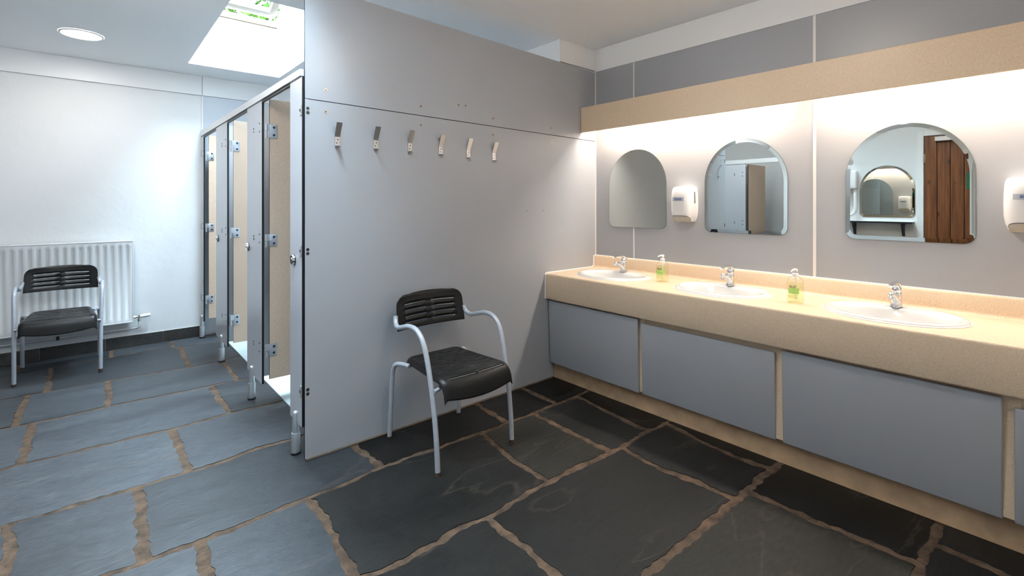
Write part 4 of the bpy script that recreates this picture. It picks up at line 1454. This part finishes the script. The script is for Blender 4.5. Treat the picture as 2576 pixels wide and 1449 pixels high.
    for k in range(4):
        v0 = 0.17 + k * 0.175
        sl2.append((v0, v0 + 0.026)); r2 += [v0, v0 + 0.026]
    r2 += [0.80, 0.84, 0.88, 0.92, 0.95, 0.975, 0.99, 1.0]
    r2 = sorted(set(r2))
    H = 0.185
    def fback(u, v):
        w = 0.222
        rc = 0.055
        zz = v * H
        if zz > H - rc:
            q = (zz - (H - rc)) / rc
            w = w - rc + rc * math.sqrt(max(0, 1 - q * q))
        w -= 0.006 * v
        z = 0.600 + zz + 0.007 * (1 - u * u) * v
        y = 0.172 + 0.16 * zz + 0.030 * (1 - u * u)
        if v > 0.95: y += 0.008 * ((v - 0.95) / 0.05) ** 2
        return (u * w, y, z)
    def hback(u, v):
        for a, b in sl2:
            if a < v < b: return 0.07 < abs(u) < 0.76
        return False
    sheet(us2, r2, fback, hback, 0.006, 'backrest', M['blackp'], t)
    return t
ch = make_chair()
tag(ch, 'black slatted armchair on grey tube legs in front of the grey partition', 'chair', 'black plastic armchairs')
ch.location = (-1.623, -0.305, 0.0)
ch2 = dup_tree(ch)
ch2['label'] = 'black slatted armchair on grey tube legs in front of the white radiator'
ch2.location = (-3.290, 2.615, 0.0)

# ------------------------------------------------------------------ ceiling downlight, and unseen drum lamps added for light
def downlight(x, y, m, label, r=0.113):
    t = empty('ceiling_downlight', (x, y, ZC), label, 'ceiling light', 'round ceiling downlights')
    bm = nb(); lathe(bm, [(r + 0.014, -0.0005), (r + 0.013, -0.006), (r + 0.001, -0.009), (r, -0.006)], (x, y, ZC), 48, capb=False, capt=False)
    obj('bezel', bm, M['white'], t, smooth=True)
    bm = nb(); lathe(bm, [(r, -0.003), (r, -0.007), (r * 0.7, -0.0085)], (x, y, ZC), 48)
    obj('diffuser', bm, m, t, smooth=True)
downlight(-3.165, 2.240, M['down_l'], 'round glowing downlight in the ceiling above the radiator')
def drum(x, y, m, label, r=0.15):  # opal drums added out of view to brighten ceiling and aisle
    t = empty('added_ceiling_lamp', (x, y, ZC), label, 'ceiling light', 'unseen opal ceiling lamps added for light')
    bm = nb(); lathe(bm, [(r + 0.012, -0.0005), (r + 0.012, -0.012), (r, -0.014)], (x, y, ZC), 40)
    obj('lamp_base', bm, M['white'], t, smooth=True)
    bm = nb(); lathe(bm, [(r, -0.014), (r, -0.155), (r * 0.93, -0.168), (r * 0.5, -0.172)], (x, y, ZC), 40)
    obj('opal_shade', bm, m, t, smooth=True)
drum(-3.22, 0.35, M['drum_a'], 'round opal ceiling lamp added unseen over the cubicle aisle to lift the light')
drum(-1.70, -1.55, M['drum_r'], 'unseen opal lamp for the inferred vanity downlight, drum shape added to light the ceiling')

# ------------------------------------------------------------------ things seen only in the mirrors
WXE = -3.40
mirror(WXE, 1, -1.237, 0.480, 1.150, 1.707, 0.255, True, 'arched mirror on the entrance wall, seen reflected in the nearest mirror')
sh = empty('wall_shelf', (WXE, -1.16, 1.09), 'pale wall shelf on two dark brackets under the reflected mirror', 'shelf')
bm = nb(); core_panel(bm, WXE, WXE + 0.10, -1.472, -0.862, 1.088, 1.106, 'z')
obj('shelf_board', bm, [M['white'], M['core']], sh)
for y in (-0.955, -1.385):
    bm = nb()
    prism(bm, [(WXE, y - 0.011, 1.087), (WXE + 0.085, y - 0.011, 1.087), (WXE + 0.085, y - 0.011, 1.075), (WXE + 0.012, y - 0.011, 0.955), (WXE, y - 0.011, 0.955)], (0, 0.022, 0))
    obj('shelf_bracket', bm, M['shadegrey'], sh)
dr = empty('hair_dryer', (WXE, -0.90, 1.5), 'white wall hair dryer with a hose, seen at the left of the nearest mirror', 'hair dryer')
bm = nb(); box(bm, WXE, WXE + 0.085, -0.985, -0.865, 1.455, 1.665, 0.018, 4)
obj('dryer_body', bm, M['plastic'], dr, smooth=True)
bm = nb(); box(bm, WXE + 0.080, WXE + 0.087, -0.905, -0.880, 1.58, 1.62, 0.002)
obj('dryer_switch', bm, M['slot'], dr)
bm = nb()
hp = catmull([(WXE + 0.05, -0.965, 1.46), (WXE + 0.05, -0.968, 1.34), (WXE + 0.05, -0.965, 1.22), (WXE + 0.05, -0.93, 1.17), (WXE + 0.05, -0.88, 1.165), (WXE + 0.05, -0.845, 1.20), (WXE + 0.05, -0.835, 1.35), (WXE + 0.05, -0.835, 1.55)], 10)
sweep(bm, hp, [0.017 + 0.0015 * (k % 2) for k in range(len(hp))], 12)
obj('dryer_hose', bm, M['plastic'], dr, smooth=True)
# plank door in the entrance wall
door = empty('door_1', (WXE, -1.95, 0), kind='structure')
DY1, DY0, DZ = -1.552, -2.360, 1.985
bm = nb()
box(bm, WXE, WXE + 0.022, DY1 + 0.004, DY1 + 0.055, 0, DZ + 0.055, 0.002)
box(bm, WXE, WXE + 0.022, DY0 - 0.055, DY0 - 0.004, 0, DZ + 0.055, 0.002)
box(bm, WXE, WXE + 0.022, DY0 - 0.004, DY1 + 0.004, DZ + 0.006, DZ + 0.055, 0.002)
obj('architrave', bm, M['white'], door)
nbd = 8
for k in range(nbd):
    a = DY1 - (DY1 - DY0) * k / nbd; b = DY1 - (DY1 - DY0) * (k + 1) / nbd
    bm = nb(); box(bm, WXE, WXE + 0.016, b + 0.002, a - 0.002, 0.008, DZ, 0.004)
    obj('plank', bm, M['wood'], door)
bm = nb(); box(bm, WXE - 0.001, WXE + 0.008, DY0, DY1, 0.008, DZ)
obj('door_leaf', bm, M['core'], door)
for z in (1.76, 0.25):
    bm = nb(); cyl(bm, (WXE + 0.022, DY1, z - 0.045), (WXE + 0.022, DY1, z + 0.045), 0.008, seg=12)
    box(bm, WXE + 0.016, WXE + 0.020, DY1 - 0.012, DY1 + 0.012, z - 0.045, z + 0.045)
    obj('door_hinge', bm, M['brass'], door)
bm = nb(); box(bm, WXE + 0.016, WXE + 0.066, -1.90, -1.640, 1.925, 1.972, 0.004)
obj('door_closer', bm, M['plate'], door)
bm = nb(); box(bm, WXE + 0.016, WXE + 0.020, -1.915, -1.870, 1.44, 1.60, 0.001)
obj('green_plate', bm, M['green'], door)

# second cubicle row across the aisle (reflected in the middle mirror)
XO = -4.0
t = empty('shower_cubicle', (XO, 0.5, 0), 'cubicle across the aisle with its beige door open, seen in the middle mirror', 'cubicle')
for y0, y1 in ((0.51, 0.83), (1.45, 1.80), (2.42, 3.03)):
    bm = nb(); core_panel(bm, XO - 0.013, XO, y0, y1, 0.16, 1.868, 'x')
    p = obj('pilaster', bm, [M['cubgrey'], M['core']], t)
    for z in (1.72, 1.02, 0.35):
        for yb, dzs in ((y0 + 0.16, (0.011, -0.011)), (y0 + 0.045, (0.028, -0.026))):
            for dz in dzs:
                bm = nb(); cyl(bm, (XO - 0.001, yb, z + dz), (XO + 0.0025, yb, z + dz), 0.0075, 0.006, 10)
                obj('bolt', bm, M['screw'], p)
    pedestal(XO + 0.002, (y0 + y1) / 2, p)
for y in (0.50, 1.44, 2.41):
    bm = nb(); core_panel(bm, XO - 0.62, XO - 0.035, y - 0.013, y, 0.19, 1.86, 'y')
    obj('door', bm, [M['dbeige'], M['core']], t)
for y in (0.70, 1.64):
    bm = nb(); core_panel(bm, -5.04, XO - 0.014, y - 0.006, y + 0.006, 0.15, 1.86, 'y')
    obj('divider_panel', bm, [M['cubgrey'], M['core']], t)
bm = nb(); box(bm, XO - 0.024, XO + 0.009, -0.399, 3.035, 1.869, 1.928)
o = obj('header_rail', bm, M['rail'])
tag(o, 'pale header rail over the cubicle across the aisle, seen in the middle mirror', 'rail')

# ------------------------------------------------------------------ outside: lawn and a tree seen through the roof window
bm = nb(); box(bm, -12, 12, 3.3, 22, -0.10, -0.05)
struct('ground', bm, M['lawn'])
tree = empty('garden_tree', (-0.6, 9.5, -0.05), 'leafy green tree outside, glimpsed through the open roof window', 'tree')
bm = nb()
sweep(bm, catmull([(-0.6, 9.5, -0.05), (-0.55, 9.5, 1.5), (-0.65, 9.45, 3.2), (-0.6, 9.5, 5.0), (-0.5, 9.5, 6.6)], 5), [0.24 - 0.19 * i / 20 for i in range(21)], 10)
for k in range(9):
    a = k * 2.4; zz = 2.8 + k * 0.38
    e_ = Vector((-0.6 + 1.5 * math.cos(a), 9.5 + 1.5 * math.sin(a), zz + 1.0))
    sweep(bm, [(-0.62, 9.5, zz), (Vector((-0.62, 9.5, zz)) + e_) / 2 + Vector((0, 0, 0.2)), e_], [0.07, 0.045, 0.015], 6)
obj('trunk', bm, M['bark'], tree, smooth=True)
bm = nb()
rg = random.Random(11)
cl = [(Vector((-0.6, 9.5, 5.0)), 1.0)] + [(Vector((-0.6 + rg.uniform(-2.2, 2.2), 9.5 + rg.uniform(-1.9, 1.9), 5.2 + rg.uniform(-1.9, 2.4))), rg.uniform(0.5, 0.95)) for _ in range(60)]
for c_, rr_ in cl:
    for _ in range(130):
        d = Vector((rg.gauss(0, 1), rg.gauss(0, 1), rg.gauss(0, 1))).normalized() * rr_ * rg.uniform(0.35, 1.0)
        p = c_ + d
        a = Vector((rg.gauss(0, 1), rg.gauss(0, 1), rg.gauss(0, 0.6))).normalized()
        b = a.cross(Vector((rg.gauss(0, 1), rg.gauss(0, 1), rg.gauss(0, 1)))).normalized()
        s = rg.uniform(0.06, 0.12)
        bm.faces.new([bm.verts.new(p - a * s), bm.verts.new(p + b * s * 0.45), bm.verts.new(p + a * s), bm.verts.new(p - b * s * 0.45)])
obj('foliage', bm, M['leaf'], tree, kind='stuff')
